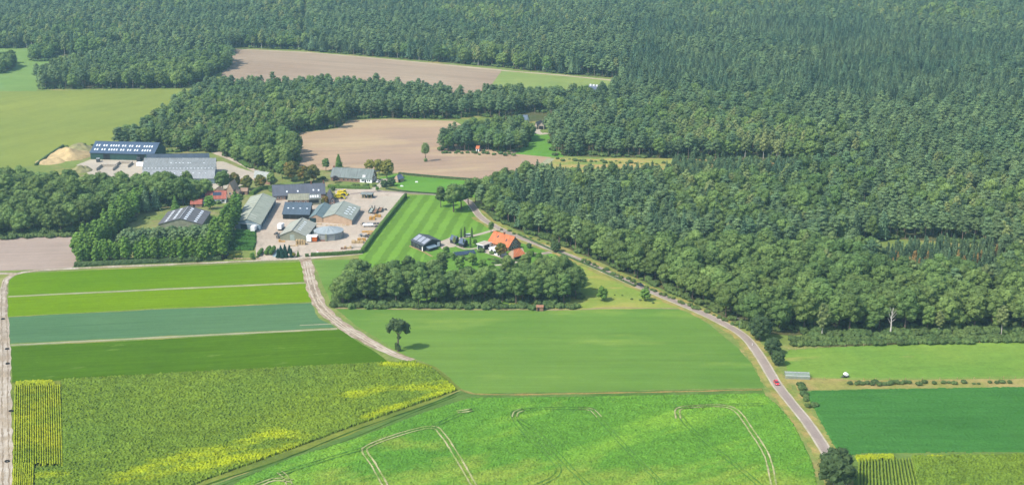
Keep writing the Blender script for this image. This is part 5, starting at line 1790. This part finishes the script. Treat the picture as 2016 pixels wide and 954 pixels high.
def car(px, py, rz, paint, label, group=None, roofm=None, name='car', z=0.12, van=False, cat='car'):
    p = at(px, py)
    t = thing(name, label, cat, (p.x, p.y, z), group)
    fn = local((p.x, p.y, z), rz)
    mb = MB()
    body = [(-2.1, .35, .84), (2.1, .35, .84), (2.15, .62, .84), (1.95, .82, .82), (1.0, .95, .84), (-1.9, 1.0, .84), (-2.15, .8, .82)]
    extrude_profile(body, 1, 1, fn, mb)
    mb.build('body', M[paint], t)
    mb = MB()
    cab = [(1.1, .95, .78), (.45, 1.42, .62), (-1.3, 1.45, .62), (-1.95, 1.0, .76)] if not van else [(1.3, .95, .8), (.9, 1.75, .74), (-2.0, 1.8, .74), (-2.12, 1.0, .8)]
    extrude_profile(cab, 1, 1, fn, mb)
    mb.build('windows', M['glass'], t)
    mb = MB()
    zt = 1.45 if not van else 1.8
    xr = (.4, -1.25) if not van else (.85, -1.98)
    hw = .6 if not van else .74
    mb.hexa([fn(xr[1], -hw, zt), fn(xr[0], -hw, zt - .02), fn(xr[0], hw, zt - .02), fn(xr[1], hw, zt)], [fn(xr[1], -hw, zt + .06), fn(xr[0], -hw, zt + .04), fn(xr[0], hw, zt + .04), fn(xr[1], hw, zt + .06)])
    mb.build('roof', M[roofm or paint], t)
    for sx in (-1.3, 1.3):
        for sy in (-1, 1):
            mb = MB()
            mb.tube(fn(sx, sy * .62, .33), fn(sx, sy * .86, .33), .33, .33, 12)
            w_ = mb.build('wheel', M['rubber'], t)
            mb = MB()
            mb.tube(fn(sx, sy * .80, .33), fn(sx, sy * .875, .33), .19, .17, 10)
            mb.build('hubcap', M['steel'], w_, ORG[t])
    for sy in (-.6, .6):
        mb = MB()
        q = fn(2.13, sy, .68)
        mb.box(q.x, q.y, q.z, .12, .3, .16, rz)
        mb.build('headlight', M['skylight'], t)
        mb = MB()
        q = fn(-2.13, sy, .72)
        mb.box(q.x, q.y, q.z, .12, .26, .16, rz)
        mb.build('tail_light', M['redpaint'], t)
    return t


def heading(a, b_):
    d = at(*b_) - at(*a)
    return math.atan2(d.y, d.x)


car(1528.5, 755.5, heading((1505, 715), (1560, 795)), 'redpaint', 'small red car driving down the country road', roofm='redpaint')
car(1261, 563, heading((1240, 553), (1300, 581)), 'blackpaint', 'black car parked on the far edge of the country road')
car(1002, 508, heading((990, 503), (1012, 511)), 'whitepaint', 'white car with black roof beside the orange-roofed garage', roofm='blackpaint')
car(923, 466, heading((910, 467), (930, 465)), 'whitepaint', 'white van parked between the dark cypresses', van=True, name='van', cat='van')
car(744, 359, 1.4, 'whitepaint', 'white car parked beside the grey farmhouse gable')
car(579, 427.5, .2, 'whitepaint', 'white car parked under the black cart shed', z=.09)
car(598, 391, .1, 'blackpaint', 'dark car parked against the farmhouse brick wall', z=.09)


def boxbody(t, fn, x0, x1, hw, z0, z1, mt, name='body', rz=0):
    mb = MB()
    mb.hexa([fn(x0, -hw, z0), fn(x1, -hw, z0), fn(x1, hw, z0), fn(x0, hw, z0)], [fn(x0, -hw, z1), fn(x1, -hw, z1), fn(x1, hw, z1), fn(x0, hw, z1)])
    return mb.build(name, M[mt], t)


def wheels(t, fn, xs, hw, r=.5):
    for x in xs:
        for sy in (-1, 1):
            mb = MB()
            mb.tube(fn(x, sy * (hw - .3), r), fn(x, sy * hw, r), r, r, 12)
            mb.build('wheel', M['rubber'], t)


def lorry(px, py, rz, label, boxm='white', cabm='whitepaint', L=7.0, name='lorry', cat='lorry'):
    p = at(px, py)
    t = thing(name, label, cat, (p.x, p.y, .09))
    fn = local((p.x, p.y, .09), rz)
    boxbody(t, fn, -L / 2, L / 2 - 2.2, 1.25, 1.0, 3.7, boxm, 'cargo_box')
    boxbody(t, fn, L / 2 - 2.0, L / 2, 1.15, .6, 2.9, cabm, 'cab')
    boxbody(t, fn, L / 2 - .9, L / 2 + .04, 1.05, 1.7, 2.5, 'glass', 'windscreen')
    boxbody(t, fn, -L / 2, L / 2 - .3, .9, .55, .98, 'darksteel', 'chassis')
    wheels(t, fn, (-L / 2 + 1.2, -L / 2 + 2.3, L / 2 - 1.1), 1.2)
    return t


lorry(553.5, 451, 1.45, 'white box lorry standing left of the front barn')
lorry(500, 455.5, 1.5, 'white box trailer unit against the blue barn gable', L=6)


def container(px, py, rz, L, Wd, H, label, mt, roofm, name='container', cat='container', dark=True):
    p = at(px, py)
    t = thing(name, label, cat, (p.x, p.y, .09))
    fn = local((p.x, p.y, .09), rz)
    boxbody(t, fn, -Wd / 2, Wd / 2, L / 2, .3, H, mt, 'body')
    boxbody(t, fn, -Wd / 2 - .06, Wd / 2 + .06, L / 2 + .06, H + .003, H + .14, roofm, 'top_frame')
    boxbody(t, fn, -Wd / 2 + .2, Wd / 2 - .2, L / 2 - .2, 0, .3, 'darksteel', 'skid')
    for sy in (-1, 1):
        mb = MB()
        q = fn(sy * Wd * .24, -L / 2 - .04, .5)
        mb.box(q.x, q.y, q.z, Wd * .44, .08, H - .7, rz)
        mb.build('door', M[mt], t)
    return t


container(609.5, 474.5, .0, 5, 2.9, 3.1, 'white container next to the stacked pallets', 'white', 'white')
container(620, 474, .05, 5, 2.9, 3.0, 'orange container with white top beside the silo', 'orangepaint', 'white')
container(279, 328, 1.2, 7, 2.6, 2.8, 'white container between the blue barn and the grey barn', 'white', 'white')
container(273, 317, .2, 5, 2.6, 2.4, 'dark container close to the blue barn door', 'darksteel', 'darksteel')
container(193.5, 318.5, .2, 4, 2.4, 2.4, 'dark grey container left of the blue barn front', 'darksteel', 'steel')

# white silage bunkers
def bunker(px0, px1, depth, label):
    a, b_ = at(*px0), at(*px1)
    t = thing('silage_bunker', label, 'bunker', (a + b_) / 2)
    e = (b_ - a).normalized()
    n = Vector((-e.y, e.x, 0))
    for (q0, q1) in ((a, a + n * depth), (b_, b_ + n * depth), (a + n * depth, b_ + n * depth)):
        d = (q1 - q0).normalized()
        m_ = Vector((-d.y, d.x, 0)) * .25
        q0, q1 = q0 - d * .25, q1 + d * .25
        mb = MB()
        mb.hexa([Vector((*(q0 - m_).xy, 0)), Vector((*(q1 - m_).xy, 0)), Vector((*(q1 + m_).xy, 0)), Vector((*(q0 + m_).xy, 0))],
                [Vector((*(q0 - m_).xy, 2)), Vector((*(q1 - m_).xy, 2)), Vector((*(q1 + m_).xy, 2)), Vector((*(q0 + m_).xy, 2))])
        mb.build('side_wall', M['concrete'], t)


bunker((226, 330), (252, 330), 12, 'concrete silage bunker with pale walls before the blue barn')
bunker((190, 336), (222, 336), 12, 'concrete bunker just above the oak wood')


# heaps
def heap(px0, px1, hgt, mt, label, name='sand_heap', ry=.5, seed=1):
    a, b_ = at(*px0), at(*px1)
    c_ = (a + b_) / 2
    rx = (b_ - a).length / 2
    r = np.random.default_rng(seed)
    n = 34
    g = np.linspace(-1, 1, n)
    X, Y = np.meshgrid(g, g)
    D = np.hypot(X, Y)
    Hh_ = np.clip(1 - D ** 1.6, 0, 1)
    bump = sum(np.sin(X * f_ + r.uniform(0, 6)) * np.cos(Y * f_ + r.uniform(0, 6)) / f_ for f_ in (3, 5, 8, 13)) * 1.6
    Z = hgt * Hh_ * (1 + .7 * bump) + np.where(D < .97, .02, -.25)
    V = np.stack([X.ravel() * rx + c_.x, Y.ravel() * rx * ry * 2 + c_.y, np.maximum(Z, -.3).ravel()], 1)
    idx = np.arange(n * n).reshape(n, n)
    f = np.stack([idx[:-1, :-1].ravel(), idx[:-1, 1:].ravel(), idx[1:, 1:].ravel(), idx[1:, :-1].ravel()], 1)
    cen = V[f].mean(1)
    keep = np.hypot((cen[:, 0] - c_.x) / rx, (cen[:, 1] - c_.y) / (rx * ry * 2)) < 1
    o = mesh_obj(name, V, f[keep], M[mt], None, (c_.x, c_.y, 0), True)
    return tag(o, label, 'heap')


heap((92, 308), (182, 306), 5.5, 'sand', 'broad yellow sand heap left of the blue barn', ry=.55, seed=3)
heap((128, 296), (190, 292), 4.0, 'soilheap', 'overgrown soil heap behind the sand heap', 'soil_heap', seed=4)
heap((140, 336), (182, 336), 4.0, 'soilheap', 'grass-grown heap between the sand and the oak wood', 'soil_heap', seed=5)
heap((70, 318), (130, 318), 2.0, 'sand', 'low sand spill at the pasture edge', seed=6)


# pallets, stacks, wagons in the yard
def stack(px, py, nx, ny, nz, size, gap, mt, label, cat='stack', rz=0.0, name='crate_stack', var=.15, z=.09, part='crate'):
    p = at(px, py)
    t = thing(name, label, cat, (p.x, p.y, z))
    fn = local((p.x, p.y, z), rz)
    for i in range(nx):
        for j in range(ny):
            for k in range(nz):
                if k and random.random() < .15:
                    continue
                sx, sy, sz_ = size
                q = fn((i - (nx - 1) / 2) * (sx + gap) + random.uniform(-.05, .05), (j - (ny - 1) / 2) * (sy + gap), k * (sz_ + .02))
                mb = MB()
                mb.box(q.x, q.y, q.z, sx, sy, sz_, rz + random.uniform(-var, var) * .2)
                mb.build(part, M[mt], t)
    return t


stack(592, 481, 4, 2, 3, (1.1, 1.1, .9), .35, 'timber', 'open rows of stacked timber crates in front of the front barn')
stack(602, 470, 2, 2, 2, (1.3, 1.2, 1.0), .15, 'timber', 'raw timber crates against the front barn corner')
stack(555, 476, 3, 1, 2, (1.1, 1.1, .6), .2, 'amber', 'amber crates at the left corner of the front barn gable')
stack(578, 484, 3, 1, 1, (1.5, 1.0, .35), .2, 'timber', 'flat row of pale pallets on the open concrete')
stack(640, 437.5, 7, 1, 1, (1.0, .8, .7), .5, 'rustmetal', 'low row of rusty bins along the sandy brick wall')
stack(625, 442, 3, 1, 1, (1.4, .9, .5), .5, 'timber', 'pale boards lying before the dark green door')
stack(733, 432, 2, 2, 2, (1.6, 1.4, .9), .3, 'amber', 'amber wrapped bales close to the tall hedge')
stack(744, 427, 2, 1, 2, (1.8, 1.5, .8), .3, 'amber', 'orange-yellow bales against the hedge above the machines')
stack(726, 457, 4, 1, 1, (1.9, 1.7, .7), .2, 'amber', 'orange-topped flat crates in the middle of the hedge row')
stack(704, 478, 3, 2, 2, (2.0, 1.2, .7), .3, 'timber', 'timber stacks at the lower end of the hedge row')
stack(712, 474, 2, 1, 2, (2.2, 1.4, .8), .3, 'amber', 'amber-covered load behind the lower timber stacks')
stack(685, 489, 3, 1, 2, (1.2, 1.2, .7), .3, 'timber', 'small timber crates near the lower hedge corner')
stack(676, 490, 2, 1, 1, (1.2, 1.2, .9), .4, 'rustmetal', 'brown boxes left of the small timber crates')
stack(704, 487, 2, 1, 1, (4.5, 1.6, .6), .3, 'concrete', 'grey slabs stacked beside the lower hedge')
stack(735, 441, 4, 1, 1, (1.6, 1.2, .8), .3, 'darksteel', 'dark machine parts above the white flat wagon')
stack(760, 414, 1, 1, 2, (1.0, 1.0, .6), .3, 'darksteel', 'dark bin beside the row of hay wagons')
stack(664, 444, 6, 1, 1, (1.6, .7, .4), .9, 'timber', 'scattered pale boards between the silo and the brick gable')


def wagon(px, py, rz, L, Wd, bedm, label, sides=True, name='flat_wagon', load=None):
    p = at(px, py)
    t = thing(name, label, 'wagon', (p.x, p.y, .09))
    fn = local((p.x, p.y, .09), rz)
    boxbody(t, fn, -L / 2, L / 2, Wd / 2, .95, 1.12, bedm, 'bed')
    if sides:
        for sy in (-1, 1):
            mb = MB()
            mb.hexa([fn(-L / 2, sy * Wd / 2 - .05, 1.123), fn(L / 2, sy * Wd / 2 - .05, 1.123), fn(L / 2, sy * Wd / 2 + .05, 1.123), fn(-L / 2, sy * Wd / 2 + .05, 1.123)],
                    [fn(-L / 2, sy * Wd / 2 - .05, 1.7), fn(L / 2, sy * Wd / 2 - .05, 1.7), fn(L / 2, sy * Wd / 2 + .05, 1.7), fn(-L / 2, sy * Wd / 2 + .05, 1.7)])
            mb.build('side_board', M['greygreen'], t)
    wheels(t, fn, (-L / 2 + .9, L / 2 - .9), Wd / 2 - .05, .42)
    mb = MB()
    mb.tube(fn(-L / 2, 0, .8), fn(-L / 2 - 1.6, 0, .5), .07, .05, 6)
    mb.build('drawbar', M['darksteel'], t)
    if load:
        boxbody(t, fn, -L / 2 + .4, L / 2 - .4, Wd / 2 - .25, 1.13, 1.8, load, 'load')
    return t


hd = heading((728, 422), (740, 404))
wagon(731, 417, hd, 9, 2.3, 'mesh', 'empty pale flat wagon, left of the three parked side by side')
wagon(739, 418, hd, 9.5, 2.5, 'rustmetal', 'rust-bedded wagon in the middle of the three parked side by side')
wagon(749, 415, hd, 8.5, 2.5, 'rustmetal', 'rust-bedded wagon nearest the hedge of the three')
wagon(725, 446, .1, 6.5, 2.4, 'white', 'white flat wagon among the dark machinery', False, load='white')
wagon(733, 463, .1, 6, 2.2, 'amber', 'short flat wagon with pale load beside the hedge', False, load='timber')


def machine(px, py, rz, label, mt='darksteel'):
    p = at(px, py)
    t = thing('farm_machine', label, 'machine', (p.x, p.y, .09))
    fn = local((p.x, p.y, .09), rz)
    for y in (-1.0, 1.0):
        mb = MB()
        mb.tube(fn(-1.8, y, .7), fn(1.8, y, .7), .1, .1, 6)
        mb.build('frame_bar', M[mt], t)
    for x in (-1.7, -.6, .6, 1.7):
        mb = MB()
        mb.tube(fn(x, -1.2, .6), fn(x, 1.2, .6), .09, .09, 6)
        mb.tube(fn(x, .9, .6), fn(x, 1.2, .1), .06, .04, 5)
        mb.build('tine', M['steel' if x > 0 else mt], t)
    for sy in (-1, 1):
        mb = MB()
        mb.tube(fn(0, sy * 1.3, .45), fn(0, sy * 1.55, .45), .45, .45, 12)
        mb.build('wheel', M['rubber'], t)
    boxbody(t, fn, -.9, .7, .55, .8, 1.5, mt, 'hopper')
    return t


machine(716, 443, .3, 'dark machine left of the white flat wagon')
machine(742, 448, .6, 'dark machine right of the white flat wagon')
machine(711, 465, .2, 'grey machine below the short flat wagon', 'steel')
machine(722, 467, .8, 'dark tangle of machinery beside the hedge')
machine(545, 462, 1.3, 'dark implement against the left wall of the front barn')
machine(551, 470, .9, 'dark implement at the left corner of the front barn gable')
machine(549, 467, 1.5, 'second dark implement against the left wall of the front barn')


# yellow telehandlers / combine seen as two yellow bodies
def yellow_vehicle(px, py, rz, label):
    p = at(px, py)
    t = thing('harvester', label, 'harvester', (p.x, p.y, .09))
    fn = local((p.x, p.y, .09), rz)
    mb = MB()
    extrude_profile([(-3.2, 1.0, 1.3), (2.4, .9, 1.3), (3.0, 1.6, 1.25), (2.4, 2.5, 1.2), (-1.8, 3.0, 1.2), (-3.1, 2.4, 1.2)], 1, 1, fn, mb)
    mb.build('body', M['yellowpaint'], t)
    boxbody(t, fn, 1.0, 2.4, .9, 2.7, 3.6, 'glass', 'cab')
    boxbody(t, fn, .9, 2.5, 1.0, 3.61, 3.72, 'yellowpaint', 'cab_roof')
    boxbody(t, fn, 3.0, 3.9, 1.9, .3, 1.0, 'yellowpaint', 'header')
    mb = MB()
    mb.tube(fn(-2.8, -1.35, 3.05), fn(1.6, -1.5, 3.3), .22, .18, 8)
    mb.build('auger', M['yellowpaint'], t)
    wheels(t, fn, (1.6,), 1.65, .85)
    wheels(t, fn, (-2.3,), 1.5, .6)
    return t


yellow_vehicle(674, 384, -.2, 'yellow harvester, the upper of two beside the round dark bush')
yellow_vehicle(668, 391, .1, 'yellow harvester, the lower of two above the storage barn')
tree_at('yellow', 664, 389, .24, 'olive bush between the two yellow harvesters', cat='bush')


# bean tunnels: ridge-shaped green climbing rows
def bean_tunnel(px, py, L, wdt, hgt, label, rz):
    p = at(px, py)
    t = thing('climber_row', label, 'plant row', (p.x, p.y, .09))
    fn = local((p.x, p.y, .09), rz)
    lobes = []
    v = []
    for i in range(int(L / .8)):
        x = -L / 2 + i * .8
        lobes.append((x, 0, hgt * .55, .75, wdt * .5, hgt * .5))
    me = crown_mesh('climber_leaves', lobes, M['hedge'], 10, .5, 300)
    o = bpy.data.objects.new('foliage', me)
    COL.objects.link(o)
    o.parent = t
    o.rotation_euler.z = rz
    for x in (-L / 2, 0, L / 2):
        for y in (-wdt / 2, wdt / 2):
            mb = MB()
            mb.tube(fn(x, y, 0), fn(x, 0, hgt), .05, .05, 5)
            mb.build('pole', M['timber'], t)


rzb = heading((520, 503), (532, 488))
bean_tunnel(513, 500, 9, 2.4, 2.6, 'green climber row with poles, leftmost beside the pale tarp', rzb)
bean_tunnel(528, 497, 11, 2.6, 2.8, 'green climber row next to the pale blue tarp', rzb)
bean_tunnel(537, 497, 11, 2.4, 2.8, 'rightmost green climber row on the nursery concrete', rzb)
bt = sheet('terrace', [(536, 505), (546, 489), (556, 489), (548, 507)], plain('blue_ground_cloth', c(175, 200, 205), .8, .1), .12)
stack(486, 510, 8, 1, 1, (1.6, .7, .5), .3, 'timber', 'low timber edging blocks along the bed beside the track', z=.1)
stack(458, 505, 6, 1, 1, (.9, .8, .8), .3, 'amber', 'yellow plant crates in front of the nursery bed', z=.1)


# fences: posts with rails
def fence(pts, label, h=1.2, sp=3.0, mt='timber', rails=2, name='fence'):
    L = smooth_line([at(*q) for q in pts], sp)
    t = thing(name, label, 'fence', L[0])
    for q in L[:90]:
        mb = MB()
        mb.box(q.x, q.y, 0, .14, .14, h)
        mb.build('post', M[mt], t)
    for k in range(rails):
        mb = MB()
        for a, b_ in zip(L[:-1], L[1:]):
            z = h * (.45 + .42 * k)
            mb.tube((a.x, a.y, z), (b_.x, b_.y, z), .03, .03, 4, False)
        mb.build('rail', M[mt], t)


fence([(1552, 690), (1700, 681), (2016, 671)], 'post-and-wire fence along the top of the grazed field', sp=6, mt='timber')
fence([(1556, 744), (1700, 748), (2016, 745)], 'post-and-wire fence along the bottom of the grazed field', sp=6)
fence([(806, 486), (835, 498), (852, 506)], 'low timber fence in front of the black barn', 1.0, 2.5)
fence([(788, 346), (960, 359)], 'thin fence along the upper paddock edge', 1.1, 6)
fence([(905, 487), (925, 492), (940, 490)], 'low timber fence around the cypress garden', .9, 2.0)

# netting cage beside the road
p = at(1569, 743)
t = thing('netting_cage', 'long transparent netting cage on the field corner by the road', 'cage', p)
a, b_ = at(1546, 745), at(1594, 747)
e = (b_ - a).normalized()
n = Vector((-e.y, e.x, 0))
Lc = (b_ - a).length
for i in range(7):
    q = a + e * (Lc * i / 6)
    mb = MB()
    pp = []
    for k in range(9):
        th = math.pi * k / 8
        pp.append(q + n * (2.4 - 2.4 * math.cos(th)) + Vector((0, 0, 2.3 * math.sin(th) ** .6)))
    for k in range(8):
        mb.tube(pp[k], pp[k + 1], .06, .06, 5, False)
    mb.build('hoop', M['steel'], t)
for z, k in ((1.5, .3), (2.25, 2.4), (1.5, 4.5)):
    mb = MB()
    mb.tube(a + n * k + Vector((0, 0, z)), b_ + n * k + Vector((0, 0, z)), .05, .05, 5, False)
    mb.build('rail', M['white'], t)
mb = MB()
for i in range(48):
    q = a + e * (Lc * i / 47)
    for k in range(12):
        t0, t1 = math.pi * k / 12, math.pi * (k + 1) / 12
        A0 = q + n * (2.4 - 2.4 * math.cos(t0)) + Vector((0, 0, 2.3 * math.sin(t0) ** .6))
        A1 = q + n * (2.4 - 2.4 * math.cos(t1)) + Vector((0, 0, 2.3 * math.sin(t1) ** .6))
        mb.poly([A0 - e * .06, A0 + e * .06, A1 + e * .06, A1 - e * .06])
for k in range(14):
    t0 = math.pi * k / 13
    A0 = n * (2.4 - 2.4 * math.cos(t0)) + Vector((0, 0, 2.3 * max(0, math.sin(t0)) ** .6))
    mb.poly([a + A0 + n * -.05, b_ + A0 + n * -.05, b_ + A0 + n * .05, a + A0 + n * .05])
mb.build('netting', M['mesh'], t)

# livestock water trailer
p = at(1665, 742)
t = thing('water_trailer', 'white water tank trailer standing alone in the grazed field', 'trailer', p)
fn = local(p, .2)
mb = MB()
prof = [(.95 * math.cos(k * math.pi / 6), 1.5 + .62 * math.sin(k * math.pi / 6)) for k in range(12)]
extrude_profile([(x, z, .7) for x, z in prof], 1, 1, fn, mb)
mb.build('tank', M['white'], t)
boxbody(t, fn, -1.3, 1.3, .8, .7, .88, 'darksteel', 'chassis')
wheels(t, fn, (-.1,), 1.0, .42)
mb = MB()
mb.tube(fn(-1.3, 0, .75), fn(-2.9, 0, .45), .07, .06, 6)
mb.build('drawbar', M['darksteel'], t)
mb = MB()
mb.box(*fn(-1.7, -.3, 0).xy, 0, .8, .6, .5)
mb.build('drinking_trough', M['darksteel'], t)


# road posts and signs
def post(px, py, label, mt='white', h=1.0, name='marker_post'):
    p = at(px, py)
    t = thing(name, label, 'post', p)
    mb = MB()
    mb.box(p.x, p.y, 0, .16, .12, h)
    mb.build('stake', M[mt], t)
    mb = MB()
    mb.box(p.x, p.y, h - .25, .18, .14, .12)
    mb.build('reflector_band', M['redpaint'], t)


post(1481, 680, 'white marker post where the forest track meets the road', h=1.3)
post(1150, 517, 'white marker post on the wood side of the road', h=1.2)
post(953, 425, 'marker post on the outer side of the road bend', 'amber')
post(923, 413, 'white marker post on the lawn side of the road bend')
p = at(1456, 648)
t = thing('street_lamp', 'slim grey lamp post before the dark wood', 'lamp post', p)
mb = MB()
mb.tube(p, p + Vector((0, 0, 5.5)), .09, .06, 7)
mb.build('pole', M['steel'], t)
mb = MB()
mb.tube(p + Vector((0, 0, 5.5)), p + Vector((-1.1, -.2, 5.7)), .05, .05, 6)
mb.box(p.x - 1.2, p.y - .2, 5.6, .7, .3, .15)
mb.build('lamp_head', M['steel'], t)
# people-sized concrete bollards in the yard
for i, (x, y) in enumerate(((732.5, 409.5), (738, 409.5))):
    p = at(x, y)
    t = thing('bollard', 'dark bollard above the hay wagons', 'bollard', (p.x, p.y, .09), 'pair of dark bollards above the hay wagons')
    mb = MB()
    mb.tube((p.x, p.y, .09), (p.x, p.y, 1.5), .35, .3, 9)
    mb.build('body', M['darksteel'], t)
    mb = MB()
    mb.tube((p.x, p.y, 1.503), (p.x, p.y, 1.75), .4, .2, 9)
    mb.build('cap', M['darksteel'], t)
# red barrier at the yard entrance
p = at(625, 497)
t = thing('barrier', 'red and white barrier at the yard entrance above the hedge', 'barrier', (p.x, p.y, .09))
mb = MB()
mb.box(p.x, p.y, .09, .4, .4, 1.3)
mb.build('base', M['redpaint'], t)
mb = MB()
mb.tube((p.x, p.y, 1.1), (p.x + 9, p.y + .6, 1.2), .09, .07, 6)
mb.build('boom', M['redpaint'], t)
mb = MB()
mb.box(p.x + .3, p.y - 1.5, .09, .9, .8, 1.1)
mb.build('control_box', M['white'], t)
# paddock jumps
for x, y, lab in ((820, 359, 'small white jump standing on the paddock'), (791, 367, 'white bench lying near the lane edge of the paddock')):
    p = at(x, y)
    t = thing('jump', lab, 'jump', p)
    mb = MB()
    mb.box(p.x, p.y, .05, 2.2, .5, .12)
    mb.build('foot', M['white'], t)
    mb = MB()
    mb.box(p.x, p.y, .175, 1.8, .15, .7)
    mb.build('board', M['white'], t)
# marker blobs beside the left track: old tyres
for i, (x, y) in enumerate(((14, 687), (15, 716), (6, 628), (22, 809), (14, 908))):
    p = at(x, y)
    mb = MB()
    for k in range(14):
        a0, a1 = 2 * math.pi * k / 14, 2 * math.pi * (k + 1) / 14
        mb.tube((p.x + .75 * math.cos(a0), p.y + .75 * math.sin(a0), .3), (p.x + .75 * math.cos(a1), p.y + .75 * math.sin(a1), .3), .22, .22, 6, False)
    o = mb.build('old_tyre', M['rubber'], None, (p.x, p.y, .09))
    tag(o, 'old black tyre lying on the pale track at the left edge', 'tyre', 'tyres on the left track')

# ------------------------------------------------------------------ haze
bpy.ops.mesh.primitive_cube_add(size=1)
hz = bpy.context.object
hz.name = 'haze'
hz.location = (0, 2100, 114.5)
hz.scale = (5400, 4400, 231)
tag(hz, kind='stuff')
hm = bpy.data.materials.new('haze')
hm.use_nodes = True
ht = hm.node_tree
ht.nodes.remove(ht.nodes['Principled BSDF'])
pv = ht.nodes.new('ShaderNodeVolumePrincipled')
pv.inputs['Color'].default_value = (0.5, 0.84, 0.95, 1)
pv.inputs['Density'].default_value = 0.00011
pv.inputs['Anisotropy'].default_value = 0.3
ht.links.new(pv.outputs[0], ht.nodes['Material Output'].inputs['Volume'])
hz.data.materials.append(hm)
